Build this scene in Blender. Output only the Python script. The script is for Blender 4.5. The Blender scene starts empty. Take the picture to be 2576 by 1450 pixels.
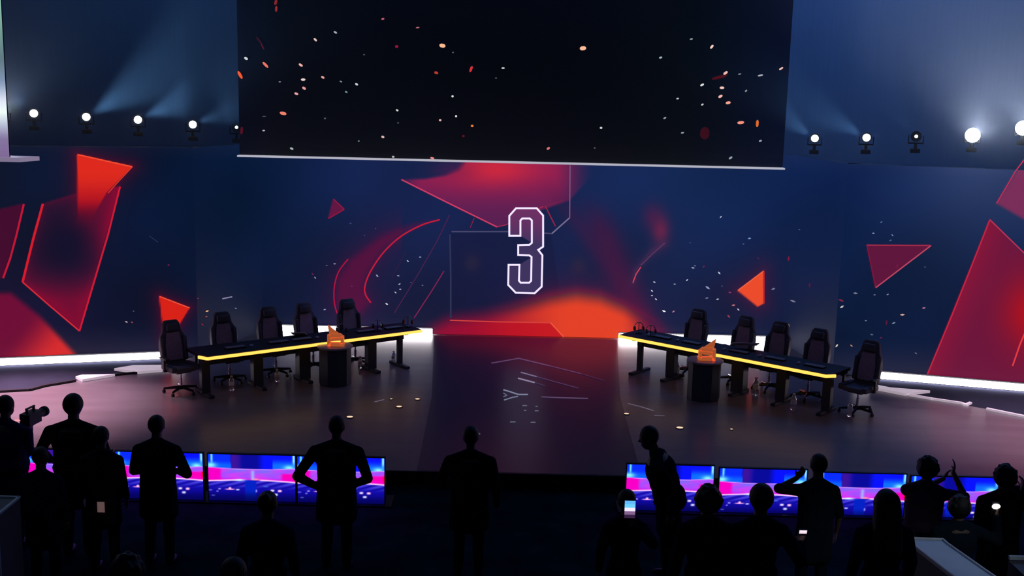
import bpy, bmesh, math, random
import numpy as np
from mathutils import Vector, Matrix, Euler

sc = bpy.context.scene
COL = sc.collection
random.seed(7)

# ------------------------------------------------------------------ camera
W, H, F = 2576, 1450, 2800.0
CAMZ = 5.2
PITCH = math.atan(495 / F)
ROLL = 0.0235
cam_d = bpy.data.cameras.new('camera')
cam = bpy.data.objects.new('camera', cam_d)
COL.objects.link(cam)
cam_d.sensor_width = 36
cam_d.lens = F / W * 36
cam_d.clip_end = 200
cam.location = (0, 0, CAMZ)
cam.rotation_euler = (Euler((math.pi / 2 - PITCH, 0, 0)).to_matrix() @ Matrix.Rotation(ROLL, 3, 'Z')).to_euler()
sc.camera = cam

# ------------------------------------------------------------------ exposure, world, quality of light
sc.view_settings.view_transform = 'Standard'
sc.view_settings.look = 'None'
sc.view_settings.gamma = 1
sc.view_settings.exposure = 0
sc.view_settings.use_curve_mapping = False
world = bpy.data.worlds.new('world')
sc.world = world
world.use_nodes = True
wb = world.node_tree.nodes['Background']
wb.inputs[0].default_value = (0.10, 0.22, 0.62, 1)
wb.inputs[1].default_value = 0.022
sc.cycles.use_denoising = True
sc.cycles.max_bounces = 6
sc.cycles.volume_bounces = 0
sc.cycles.sample_clamp_indirect = 4


def aim(o, tgt):
    d = Vector(tgt) - Vector(o.location)
    o.rotation_euler = d.to_track_quat('-Z', 'Y').to_euler()


def spot(loc, tgt, watts, color, angle, blend=0.6, radius=0.1, volume=1.0):
    l = bpy.data.lights.new('spot_light', 'SPOT')
    l.energy = watts
    l.color = color
    l.spot_size = math.radians(angle)
    l.spot_blend = blend
    l.shadow_soft_size = radius
    o = bpy.data.objects.new('spot_light', l)
    COL.objects.link(o)
    o.location = loc
    aim(o, tgt)
    return o


def area(loc, tgt, watts, color, sx, sy):
    l = bpy.data.lights.new('area_light', 'AREA')
    l.energy = watts
    l.color = color
    l.shape = 'RECTANGLE'
    l.size = sx
    l.size_y = sy
    o = bpy.data.objects.new('area_light', l)
    COL.objects.link(o)
    o.location = loc
    aim(o, tgt)
    return o


# unseen blue area lights added to tint the haze behind the LED wall
area((9, 27, 12.5), (9, 28, 0), 950, (0.10, 0.30, 1.0), 14, 6)
area((-9, 27, 12.5), (-7, 28, 0), 190, (0.08, 0.30, 1.0), 14, 6)
# unseen spots added to brighten both wings, and dim warm ones down stage
spot((-11.0, 19.4, 7.5), (-8.2, 17.5, 0), 10500, (1.0, 0.58, 0.76), 36, 1.0, 0.3)
spot((11.5, 19.2, 7.5), (8.8, 17.4, 0), 3000, (0.95, 0.66, 0.86), 38, 1.0, 0.3)
spot((-2.5, 12.0, 9.0), (-3.2, 17.6, 0), 24, (1.0, 0.30, 0.5), 50, 1.0, 0.5)
spot((3.0, 12.0, 9.0), (4.0, 16.6, 0), 26, (1.0, 0.28, 0.45), 50, 1.0, 0.5)
# cool fill spots added above the audience to lift the stage
spot((-5.0, 10.0, 11.0), (-4.2, 20.0, 0.8), 210, (0.34, 0.44, 1.0), 50, 0.6, 1.0)
spot((5.4, 10.0, 11.0), (4.6, 20.0, 0.8), 210, (0.34, 0.44, 1.0), 50, 0.6, 1.0)
spot((6.5, 6.0, 5.0), (4.3, 9.4, 1.3), 130, (0.78, 0.9, 1.0), 22, 0.6, 0.2)  # added narrow spots brightening the counter top and the left case
spot((-6.5, 6.5, 5.0), (-5.0, 9.9, 1.0), 10, (0.8, 0.9, 1.0), 22, 0.6, 0.2)
# ------------------------------------------------------------------ projection helpers


def ray(px, py):
    x = (px - 1288) / F
    y = -(py - 725) / F
    c, s = math.cos(ROLL), math.sin(ROLL)
    xr = c * x - s * y
    yr = s * x + c * y
    return (xr, math.cos(PITCH) + yr * math.sin(PITCH), -math.sin(PITCH) + yr * math.cos(PITCH))


def P(px, py, z=0.0):
    d = ray(px, py)
    t = (z - CAMZ) / d[2]
    return Vector((d[0] * t, d[1] * t, z))


def PY(px, py, Y):
    d = ray(px, py)
    t = Y / d[1]
    return Vector((d[0] * t, Y, CAMZ + d[2] * t))


def proj(X, Y, Z):
    # numpy: world to photo pixel
    Z = Z - CAMZ
    cp, sp = math.cos(PITCH), math.sin(PITCH)
    dep = Y * cp - Z * sp
    up = Y * sp + Z * cp
    xr, yr = X / dep, up / dep
    c, s = math.cos(ROLL), math.sin(ROLL)
    x = c * xr + s * yr
    y = -s * xr + c * yr
    return 1288 + F * x, 725 - F * y


# ------------------------------------------------------------------ materials
def lin(c):
    c = np.asarray(c, dtype=float) / 255.0
    return np.where(c <= 0.04045, c / 12.92, ((c + 0.055) / 1.055) ** 2.4)


def lin4(c):
    l = lin(c)
    return (float(l[0]), float(l[1]), float(l[2]), 1)


MATS = {}


def mat(name, color=(0.5, 0.5, 0.5), rough=0.6, metal=0.0, emit=None, estr=1.0, noise=0.0, nscale=8.0, trans=0.0, stretch=None, bump=0.0, coat=0.0):
    if name in MATS:
        return MATS[name]
    m = bpy.data.materials.new(name)
    m.use_nodes = True
    nt = m.node_tree
    b = nt.nodes['Principled BSDF']
    b.inputs['Specular IOR Level'].default_value = 0.0 if rough >= 0.85 else 0.5
    b.inputs['Base Color'].default_value = (*color, 1)
    b.inputs['Roughness'].default_value = rough
    b.inputs['Metallic'].default_value = metal
    b.inputs['Transmission Weight'].default_value = trans
    b.inputs['Coat Weight'].default_value = coat
    if emit is not None:
        b.inputs['Emission Color'].default_value = (*emit, 1)
        b.inputs['Emission Strength'].default_value = estr
    if noise > 0 or bump > 0:
        tc = nt.nodes.new('ShaderNodeTexCoord')
        mp = nt.nodes.new('ShaderNodeMapping')
        if stretch:
            mp.inputs['Scale'].default_value = stretch
        nz = nt.nodes.new('ShaderNodeTexNoise')
        nz.inputs['Scale'].default_value = nscale
        nz.inputs['Detail'].default_value = 5
        nt.links.new(tc.outputs['Object'], mp.inputs['Vector'])
        nt.links.new(mp.outputs[0], nz.inputs['Vector'])
        if noise > 0:
            cr = nt.nodes.new('ShaderNodeValToRGB')
            cr.color_ramp.elements[0].position = 0.3
            cr.color_ramp.elements[1].position = 0.7
            cr.color_ramp.elements[0].color = (*[max(0, v * (1 - noise)) for v in color], 1)
            cr.color_ramp.elements[1].color = (*[min(1, v * (1 + noise)) for v in color], 1)
            nt.links.new(nz.outputs['Fac'], cr.inputs[0])
            nt.links.new(cr.outputs[0], b.inputs['Base Color'])
        if bump > 0:
            bp = nt.nodes.new('ShaderNodeBump')
            bp.inputs['Strength'].default_value = bump
            bp.inputs['Distance'].default_value = 0.01
            nt.links.new(nz.outputs['Fac'], bp.inputs['Height'])
            nt.links.new(bp.outputs[0], b.inputs['Normal'])
    MATS[name] = m
    return m


def screen_mat(name, base=(0.02, 0.02, 0.025), rough=0.45, strength=1.0, spec=0.3):
    if name in MATS:
        return MATS[name]
    m = bpy.data.materials.new(name)
    m.use_nodes = True
    nt = m.node_tree
    b = nt.nodes['Principled BSDF']
    b.inputs['Base Color'].default_value = (*base, 1)
    b.inputs['Roughness'].default_value = rough
    b.inputs['Specular IOR Level'].default_value = spec
    at = nt.nodes.new('ShaderNodeAttribute')
    at.attribute_name = 'col'
    nt.links.new(at.outputs['Color'], b.inputs['Emission Color'])
    b.inputs['Emission Strength'].default_value = strength
    MATS[name] = m
    return m


M_led = screen_mat('led_wall_picture', (0.003, 0.003, 0.0035), 0.6, 1.0, 0.03)
M_hang = screen_mat('hanging_screen_picture', (0.004, 0.004, 0.006), 0.6)
M_floorled = screen_mat('led_floor_picture', (0.010, 0.010, 0.018), 0.28, 1.0, 0.12)
M_tv = screen_mat('television_picture', (0.01, 0.01, 0.01), 0.3, 1.25)
M_black = mat('black_metal', (0.008, 0.009, 0.012), 0.5)
M_blackgloss = mat('black_gloss', (0.008, 0.008, 0.01), 0.2)
M_stage = mat('stage_floor', (0.20, 0.17, 0.19), 0.3, noise=0.12, nscale=1.2, stretch=(0.5, 3, 1))
M_deck = mat('lower_deck', (0.045, 0.05, 0.08), 0.86, noise=0.15, nscale=1.5)
M_pit = mat('pit_floor', (0.02, 0.035, 0.05), 1.0, noise=0.3, nscale=3)
M_drape = mat('dark_drape', (0.05, 0.08, 0.16), 0.9, noise=0.25, nscale=2, stretch=(6, 1, 0.2))
M_white = mat('white_light', (0.9, 0.9, 0.9), 0.5, emit=(1.0, 0.90, 0.98), estr=13.0)
M_white2 = mat('bright_white_light', (0.9, 0.9, 0.9), 0.5, emit=(1.0, 0.92, 0.96), estr=20)
M_yellow = mat('yellow_light', (0.9, 0.6, 0.2), 0.5, emit=(1.0, 0.50, 0.075), estr=1.7)
M_table = mat('desk_black', (0.014, 0.012, 0.016), 0.45, noise=0.2, nscale=6)
M_leg = mat('desk_leg_metal', (0.04, 0.045, 0.075), 0.5)
M_slab = mat('pale_slab_glow', (0.85, 0.80, 0.84), 0.45, emit=(1.0, 0.82, 0.95), estr=0.35, noise=0.06, nscale=5)  # weak emission stands in for strip light on the pale slabs and trims
M_orange = mat('glowing_orange_lacquer', (0.85, 0.23, 0.06), 0.35, emit=(1.0, 0.22, 0.06), estr=0.35)  # weak glow added over the orange base
M_chair = mat('chair_leather', (0.09, 0.085, 0.11), 0.6, bump=0.2, nscale=60)
M_chairpanel = mat('chair_panel_fabric', (0.42, 0.26, 0.34), 0.8, noise=0.15, nscale=30)
M_chrome = mat('chrome', (0.75, 0.75, 0.8), 0.18, 1.0)
M_lens = mat('lamp_lens', (1, 1, 1), 0.3, emit=(0.92, 0.96, 1.0), estr=14)


def glowdim():
    return mat('lamp_lens_dim', (1, 1, 1), 0.3, emit=(0.75, 0.9, 1.0), estr=3)


# ------------------------------------------------------------------ mesh helpers
class MB:
    def __init__(self):
        self.bm = bmesh.new()

    def box(self, c, s, rz=0.0, m=None, bev=0.0):
        M = Matrix.Translation(c) @ Matrix.Rotation(rz, 4, 'Z')
        if m is not None:
            M = Matrix.Translation(c) @ m.to_4x4()
        r = bmesh.ops.create_cube(self.bm, size=1, matrix=M @ Matrix.Diagonal((s[0], s[1], s[2], 1)))
        if bev > 0:
            vs = set(r['verts'])
            es = [e for e in self.bm.edges if e.verts[0] in vs and e.verts[1] in vs]
            bmesh.ops.bevel(self.bm, geom=es, offset=bev, segments=2, affect='EDGES', profile=0.6)
        return self

    def cone(self, a, b, r1, r2, seg=20):
        a, b = Vector(a), Vector(b)
        d = b - a
        q = d.to_track_quat('Z', 'Y').to_matrix().to_4x4()
        bmesh.ops.create_cone(self.bm, cap_ends=True, segments=seg, radius1=r1, radius2=r2, depth=d.length,
                              matrix=Matrix.Translation((a + b) / 2) @ q)
        return self

    def cyl(self, a, b, r, seg=20):
        return self.cone(a, b, r, r, seg)

    def ball(self, c, r, m=None, u=16, v=10):
        if isinstance(r, (int, float)):
            r = (r, r, r)
        M = Matrix.Translation(c) @ (m.to_4x4() if m is not None else Matrix()) @ Matrix.Diagonal((*r, 1))
        bmesh.ops.create_uvsphere(self.bm, u_segments=u, v_segments=v, radius=1, matrix=M)
        return self

    def cap(self, a, b, ra, rb, seg=14):
        self.cone(a, b, ra, rb, seg)
        self.ball(a, ra, u=seg, v=8)
        self.ball(b, rb, u=seg, v=8)
        return self

    def lathe(self, prof, seg=28, c=(0, 0, 0)):
        c = Vector(c)
        rings = []
        for r, z in prof:
            rings.append([self.bm.verts.new(c + Vector((r * math.cos(2 * math.pi * i / seg), r * math.sin(2 * math.pi * i / seg), z))) for i in range(seg)])
        for a, b in zip(rings, rings[1:]):
            for i in range(seg):
                j = (i + 1) % seg
                self.bm.faces.new((a[i], a[j], b[j], b[i]))
        self.bm.faces.new(rings[0][::-1])
        self.bm.faces.new(rings[-1])
        return self

    def prism(self, pts, z0, z1):
        b = [self.bm.verts.new((p[0], p[1], z0)) for p in pts]
        t = [self.bm.verts.new((p[0], p[1], z1)) for p in pts]
        n = len(pts)
        self.bm.faces.new(t)
        self.bm.faces.new(b[::-1])
        for i in range(n):
            j = (i + 1) % n
            self.bm.faces.new((b[i], b[j], t[j], t[i]))
        return self

    def prism_xz(self, pts, y0, y1):
        # outline in x-z, extruded along y
        a = [self.bm.verts.new((p[0], y0, p[1])) for p in pts]
        b = [self.bm.verts.new((p[0], y1, p[1])) for p in pts]
        n = len(pts)
        self.bm.faces.new(a)
        self.bm.faces.new(b[::-1])
        for i in range(n):
            j = (i + 1) % n
            self.bm.faces.new((a[j], a[i], b[i], b[j]))
        return self

    def tube(self, pts, r, seg=10):
        pts = [Vector(p) for p in pts]
        for a, b in zip(pts, pts[1:]):
            self.cone(a, b, r, r, seg)
        for p in pts[1:-1]:
            self.ball(p, r, u=seg, v=6)
        return self

    def build(self, name, m, parent=None, smooth=False, remesh=0.0, loc=None, rz=None):
        bmesh.ops.recalc_face_normals(self.bm, faces=self.bm.faces)
        me = bpy.data.meshes.new(name)
        self.bm.to_mesh(me)
        self.bm.free()
        if smooth:
            me.polygons.foreach_set('use_smooth', [True] * len(me.polygons))
        o = bpy.data.objects.new(name, me)
        COL.objects.link(o)
        me.materials.append(m)
        if parent is not None:
            o.parent = parent
        if loc is not None:
            o.location = loc
        if rz is not None:
            o.rotation_euler = (0, 0, rz)
        if remesh > 0:
            r = o.modifiers.new('remesh', 'REMESH')
            r.mode = 'VOXEL'
            r.voxel_size = remesh
            r.use_smooth_shade = True
            s = o.modifiers.new('smooth', 'SMOOTH')
            s.factor = 0.6
            s.iterations = 3
        elif smooth:
            md = o.modifiers.new('edges', 'EDGE_SPLIT')
            md.split_angle = math.radians(40)
        return o


def tag(o, label=None, cat=None, group=None, kind=None):
    if label:
        o['label'] = label
    if cat:
        o['category'] = cat
    if group:
        o['group'] = group
    if kind:
        o['kind'] = kind
    return o


def empty(name, loc, rz, label, cat, group=None):
    o = bpy.data.objects.new(name, None)
    COL.objects.link(o)
    o.location = loc
    o.rotation_euler = (0, 0, rz)
    o.empty_display_size = 0.2
    return tag(o, label, cat, group)


def copy_tree(o, parent=None):
    c = o.copy()
    COL.objects.link(c)
    c.parent = parent
    for ch in list(o.children):
        copy_tree(ch, c)
    return c


class Picture:
    """emissive picture mesh: grid plus crisp shapes, with per-vertex colour"""

    def __init__(self):
        self.v = []
        self.f = []
        self.c = []
        self.n = 0

    def add(self, verts, faces, cols):
        self.v.append(np.asarray(verts, dtype=float).reshape(-1, 3))
        self.f += [tuple(i + self.n for i in fc) for fc in faces]
        self.c.append(np.asarray(cols, dtype=float).reshape(-1, 3))
        self.n += len(self.v[-1])

    def grid(self, o, ux, uz, nx, nz, fn):
        """o origin, ux, uz edge vectors; fn(px,py,u,v)->srgb"""
        u = np.linspace(0, 1, nx + 1)
        v = np.linspace(0, 1, nz + 1)
        U, V = np.meshgrid(u, v)
        o, ux, uz = map(lambda q: np.asarray(q, dtype=float), (o, ux, uz))
        Pn = o + U[..., None] * ux + V[..., None] * uz
        px, py = proj(Pn[..., 0], Pn[..., 1], Pn[..., 2])
        C = lin(np.clip(fn(px, py, U, V), 0, 255))
        faces = []
        for j in range(nz):
            b = j * (nx + 1)
            faces += [(b + i, b + i + 1, b + i + nx + 2, b + i + nx + 1) for i in range(nx)]
        self.add(Pn.reshape(-1, 3), faces, C.reshape(-1, 3))

    def build(self, name, m, parent=None):
        me = bpy.data.meshes.new(name)
        V = np.concatenate(self.v)
        me.from_pydata(V.tolist(), [], self.f)
        at = me.color_attributes.new('col', 'FLOAT_COLOR', 'POINT')
        C = np.concatenate(self.c)
        C4 = np.ones((len(C), 4))
        C4[:, :3] = C
        at.data.foreach_set('color', C4.ravel())
        me.materials.append(m)
        o = bpy.data.objects.new(name, me)
        COL.objects.link(o)
        if parent is not None:
            o.parent = parent
        return o


def ribbon_px(pts, w, closed=False):
    """outline strip around a pixel polyline -> list of quads in pixel space"""
    n = len(pts)
    L, R = [], []
    for i in range(n):
        p = np.array(pts[i], float)
        a = np.array(pts[(i - 1) % n], float) if (closed or i > 0) else None
        b = np.array(pts[(i + 1) % n], float) if (closed or i < n - 1) else None
        ds = []
        if a is not None:
            ds.append((p - a) / (np.linalg.norm(p - a) + 1e-9))
        if b is not None:
            ds.append((b - p) / (np.linalg.norm(b - p) + 1e-9))
        t = sum(ds)
        t = t / (np.linalg.norm(t) + 1e-9)
        nn = np.array((-t[1], t[0]))
        n0 = np.array((-ds[0][1], ds[0][0]))
        k = 1 / max(0.4, abs(float(nn @ n0)))
        wi = w[i] if isinstance(w, (list, tuple)) else w
        L.append(p + nn * wi / 2 * k)
        R.append(p - nn * wi / 2 * k)
    q = []
    m = n if closed else n - 1
    for i in range(m):
        j = (i + 1) % n
        q.append((L[i], L[j], R[j], R[i]))
    return q


def sd_poly(x, y, pts):
    """signed distance to polygon (negative inside), numpy"""
    d = np.full(x.shape, 1e18)
    s = np.ones(x.shape)
    n = len(pts)
    for i in range(n):
        ax, ay = pts[i]
        bx, by = pts[i - 1]
        ex, ey = bx - ax, by - ay
        wx, wy = x - ax, y - ay
        t = np.clip((wx * ex + wy * ey) / (ex * ex + ey * ey + 1e-9), 0, 1)
        dx, dy = wx - ex * t, wy - ey * t
        d = np.minimum(d, dx * dx + dy * dy)
        c1, c2, c3 = y >= ay, y < by, ex * wy > ey * wx
        flip = (c1 & c2 & c3) | (~c1 & ~c2 & ~c3)
        s = np.where(flip, -s, s)
    return s * np.sqrt(d)


def smooth(a, b, x):
    t = np.clip((x - a) / (b - a + 1e-12), 0, 1)
    return t * t * (3 - 2 * t)


def mix(c, col, a):
    a = np.clip(a, 0, 1)[..., None]
    return c * (1 - a) + np.asarray(col, float) * a


def catmull(pts, k=8):
    out = []
    P_ = [pts[0]] + list(pts) + [pts[-1]]
    for i in range(1, len(P_) - 2):
        p0, p1, p2, p3 = [np.array(q, float) for q in P_[i - 1:i + 3]]
        for j in range(k):
            t = j / k
            out.append(tuple(0.5 * ((2 * p1) + (-p0 + p2) * t + (2 * p0 - 5 * p1 + 4 * p2 - p3) * t * t + (-p0 + 3 * p1 - 3 * p2 + p3) * t ** 3)))
    out.append(tuple(pts[-1]))
    return out


# ------------------------------------------------------------------ the setting
CY = 23.5
WALL = [Vector((-14.3, 18.62)), Vector((-6.05, 21.0)), Vector((-5.35, CY)), Vector((5.85, CY)), Vector((6.2, 20.82)), Vector((14.3, 18.55))]
WTOP = 4.02

pit = MB().box((0, 8.0, -0.35), (44, 60, 0.3)).build('floor', M_pit)
tag(pit, kind='structure')
bw = MB().box((0, 35.2, 7), (60, 0.3, 15)).build('wall_back', M_drape)
tag(bw, kind='structure')
deck = MB().prism([(-15, 14.75), (15, 14.75), (15, 24.2), (-15, 24.2)], -0.2, -0.03).build('trim_1', M_deck)
tag(deck, 'low dark deck under the foot of the curved screen wall', kind='structure')

LE = [(-13.0, 14.7), (-13.0, 14.9), (-8.95, 18.0), P(0, 985), P(75, 981), P(112, 971), P(192, 958), P(290, 942), P(345, 937), P(415, 929), (-6.15, 20.9), (-5.45, CY - 0.02)]
RE = [(5.95, CY - 0.02), (6.3, 20.7), P(2190, 974), P(2275, 992), P(2345, 1005), P(2432, 1021), P(2484, 1030), P(2576, 1049), (13.0, 15.6), (13.0, 14.7)]
stage = MB().prism([(p[0], p[1]) for p in LE + RE], -0.19, 0.0).build('trim_2', M_stage)
tag(stage, 'raised grey stage floor between the two player desks', kind='structure')

dark_front = MB().box((0, 14.685, -0.1), (26, 0.02, 0.19)).build('trim_5', M_pit)  # black strip added to keep the lit stage front dark
tag(dark_front, 'black strip added to darken the front edge of the stage', kind='structure')

# ---- runway of LED floor panels down the middle
RUN = [P(1092, 845), P(1552, 857), P(1560, 1000), P(1612, 1192), P(1050, 1180), P(1086, 1000)]


def runway():
    pc = Picture()
    z = 0.004
    rows = 40
    # left / right edges as functions of Y
    Lp = [P(1092, 845), P(1086, 1000), P(1050, 1180)]
    Rp = [P(1552, 857), P(1560, 1000), P(1612, 1192)]
    ys = np.linspace(14.72, 23.32, rows + 1)

    def xa(pp, y):
        p = sorted(pp, key=lambda q: q[1])
        return np.interp(y, [q[1] for q in p], [q[0] for q in p])
    nx = 40
    V = []
    C = []
    for y in ys:
        for i in range(nx + 1):
            x = xa(Lp, y) + (xa(Rp, y) - xa(Lp, y)) * i / nx
            V.append((x, y, z))
            u = i / nx
            w = (y - 14.7) / 8.6
            c = np.array((8, 9, 22.)) + np.array((14, 0, 14.)) * w * (1 - abs(u - 0.6)) + np.array((50, 8, 18.)) * max(0, w - 0.62) * max(0, u - 0.3) * 2.2  # red term paints the wall's reflected glow into the floor colour
            C.append(lin(c))
    F_ = []
    for j in range(rows):
        b = j * (nx + 1)
        F_ += [(b + i, b + i + 1, b + i + nx + 2, b + i + nx + 1) for i in range(nx)]
    pc.add(V, F_, C)

    def rib(pts, w, col, zz=0.009):
        for q in ribbon_px(pts, w):
            pc.add([P(a[0], a[1], zz) for a in q], [(0, 1, 2, 3)], [lin(col)] * 4)
    rib([(1236, 914), (1305, 902), (1380, 920)], 2.6, (88, 62, 100))
    rib([(1380, 920), (1460, 940)], 2.4, (76, 50, 88))
    rib([(1460, 940), (1520, 958)], 2.2, (52, 30, 62))
    rib([(1310, 937), (1350, 948)], 3.0, (110, 100, 130))
    rib([(1350, 948), (1455, 977)], 2.4, (62, 46, 80))
    rib([(1303, 952), (1345, 963)], 3.4, (135, 125, 150))
    rib([(1345, 963), (1372, 971)], 2.0, (50, 44, 70))
    rib([(1266, 981), (1280, 985), (1304, 993), (1328, 993)], 3.2, (120, 125, 150))
    rib([(1266, 989), (1275, 995), (1266, 999)], 2.6, (90, 95, 120))
    rib([(1268, 1007), (1290, 1000), (1303, 998)], 2.8, (110, 118, 140))
    rib([(1362, 999), (1410, 1001), (1479, 1003)], 2.6, (88, 70, 102))
    for x, y, a in [(1320, 1021, 12), (1350, 1023, 6), (1321, 1033, 6), (1350, 1034, 9), (1290, 1062, 14), (1341, 1063, 12), (1205, 1092, 6), (1180, 1081, 10)]:
        rib([(x - a / 2, y), (x + a / 2, y)], 2.6, (90, 95, 112))
    o = pc.build('trim_3', M_floorled)
    tag(o, 'dark LED floor runway with thin emblem lines', kind='structure')


runway()

# ---- pale wedge slabs at the back edge of the stage
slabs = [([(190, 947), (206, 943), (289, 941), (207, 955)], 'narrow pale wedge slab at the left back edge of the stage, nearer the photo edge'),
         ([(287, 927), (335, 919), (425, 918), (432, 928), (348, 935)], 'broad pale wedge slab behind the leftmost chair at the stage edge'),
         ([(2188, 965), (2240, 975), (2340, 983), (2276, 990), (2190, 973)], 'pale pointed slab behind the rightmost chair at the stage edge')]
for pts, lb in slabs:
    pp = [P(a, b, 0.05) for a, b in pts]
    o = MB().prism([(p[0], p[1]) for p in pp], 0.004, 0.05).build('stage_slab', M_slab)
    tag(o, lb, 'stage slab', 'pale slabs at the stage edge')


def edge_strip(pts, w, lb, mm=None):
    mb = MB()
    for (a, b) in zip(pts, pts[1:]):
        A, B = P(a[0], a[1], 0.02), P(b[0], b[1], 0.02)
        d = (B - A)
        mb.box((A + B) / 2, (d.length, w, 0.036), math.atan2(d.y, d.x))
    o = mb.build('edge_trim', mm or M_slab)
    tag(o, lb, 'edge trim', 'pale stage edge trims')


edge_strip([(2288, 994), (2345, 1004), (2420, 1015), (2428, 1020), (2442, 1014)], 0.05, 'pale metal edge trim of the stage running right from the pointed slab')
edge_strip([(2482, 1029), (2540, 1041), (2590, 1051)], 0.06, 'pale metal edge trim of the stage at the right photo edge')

edge_strip([(-120, 1000), (0, 985), (75, 981), (112, 971), (190, 958)], 0.05, 'black strip added for the dark gap along the stage at the left photo edge', M_black)  # strip drawn in for the dark gap between deck and stage
edge_strip([(207, 958), (290, 943), (345, 938), (420, 929)], 0.05, 'black strip added for the dark gap along the stage in front of the pale left slabs', M_black)  # same black strip, standing in for the gap before the slabs

# ------------------------------------------------------------------ LED wall with its picture


def on_wall(px, py, off=0.006):
    d = ray(px, py)
    best = None
    for a, b in zip(WALL, WALL[1:]):
        ex, ey = b.x - a.x, b.y - a.y
        den = d[0] * ey - d[1] * ex
        if abs(den) < 1e-9:
            continue
        t = (a.x * ey - a.y * ex) / den
        hx, hy = d[0] * t, d[1] * t
        s = ((hx - a.x) * ex + (hy - a.y) * ey) / (ex * ex + ey * ey)
        if t > 0 and -1e-3 <= s <= 1 + 1e-3:
            if best is None or t < best[0]:
                L = math.hypot(ex, ey)
                n = Vector((ey / L, -ex / L, 0))
                best = (t, Vector((hx, hy, CAMZ + d[2] * t)) + n * off)
    return best[1]


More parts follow.
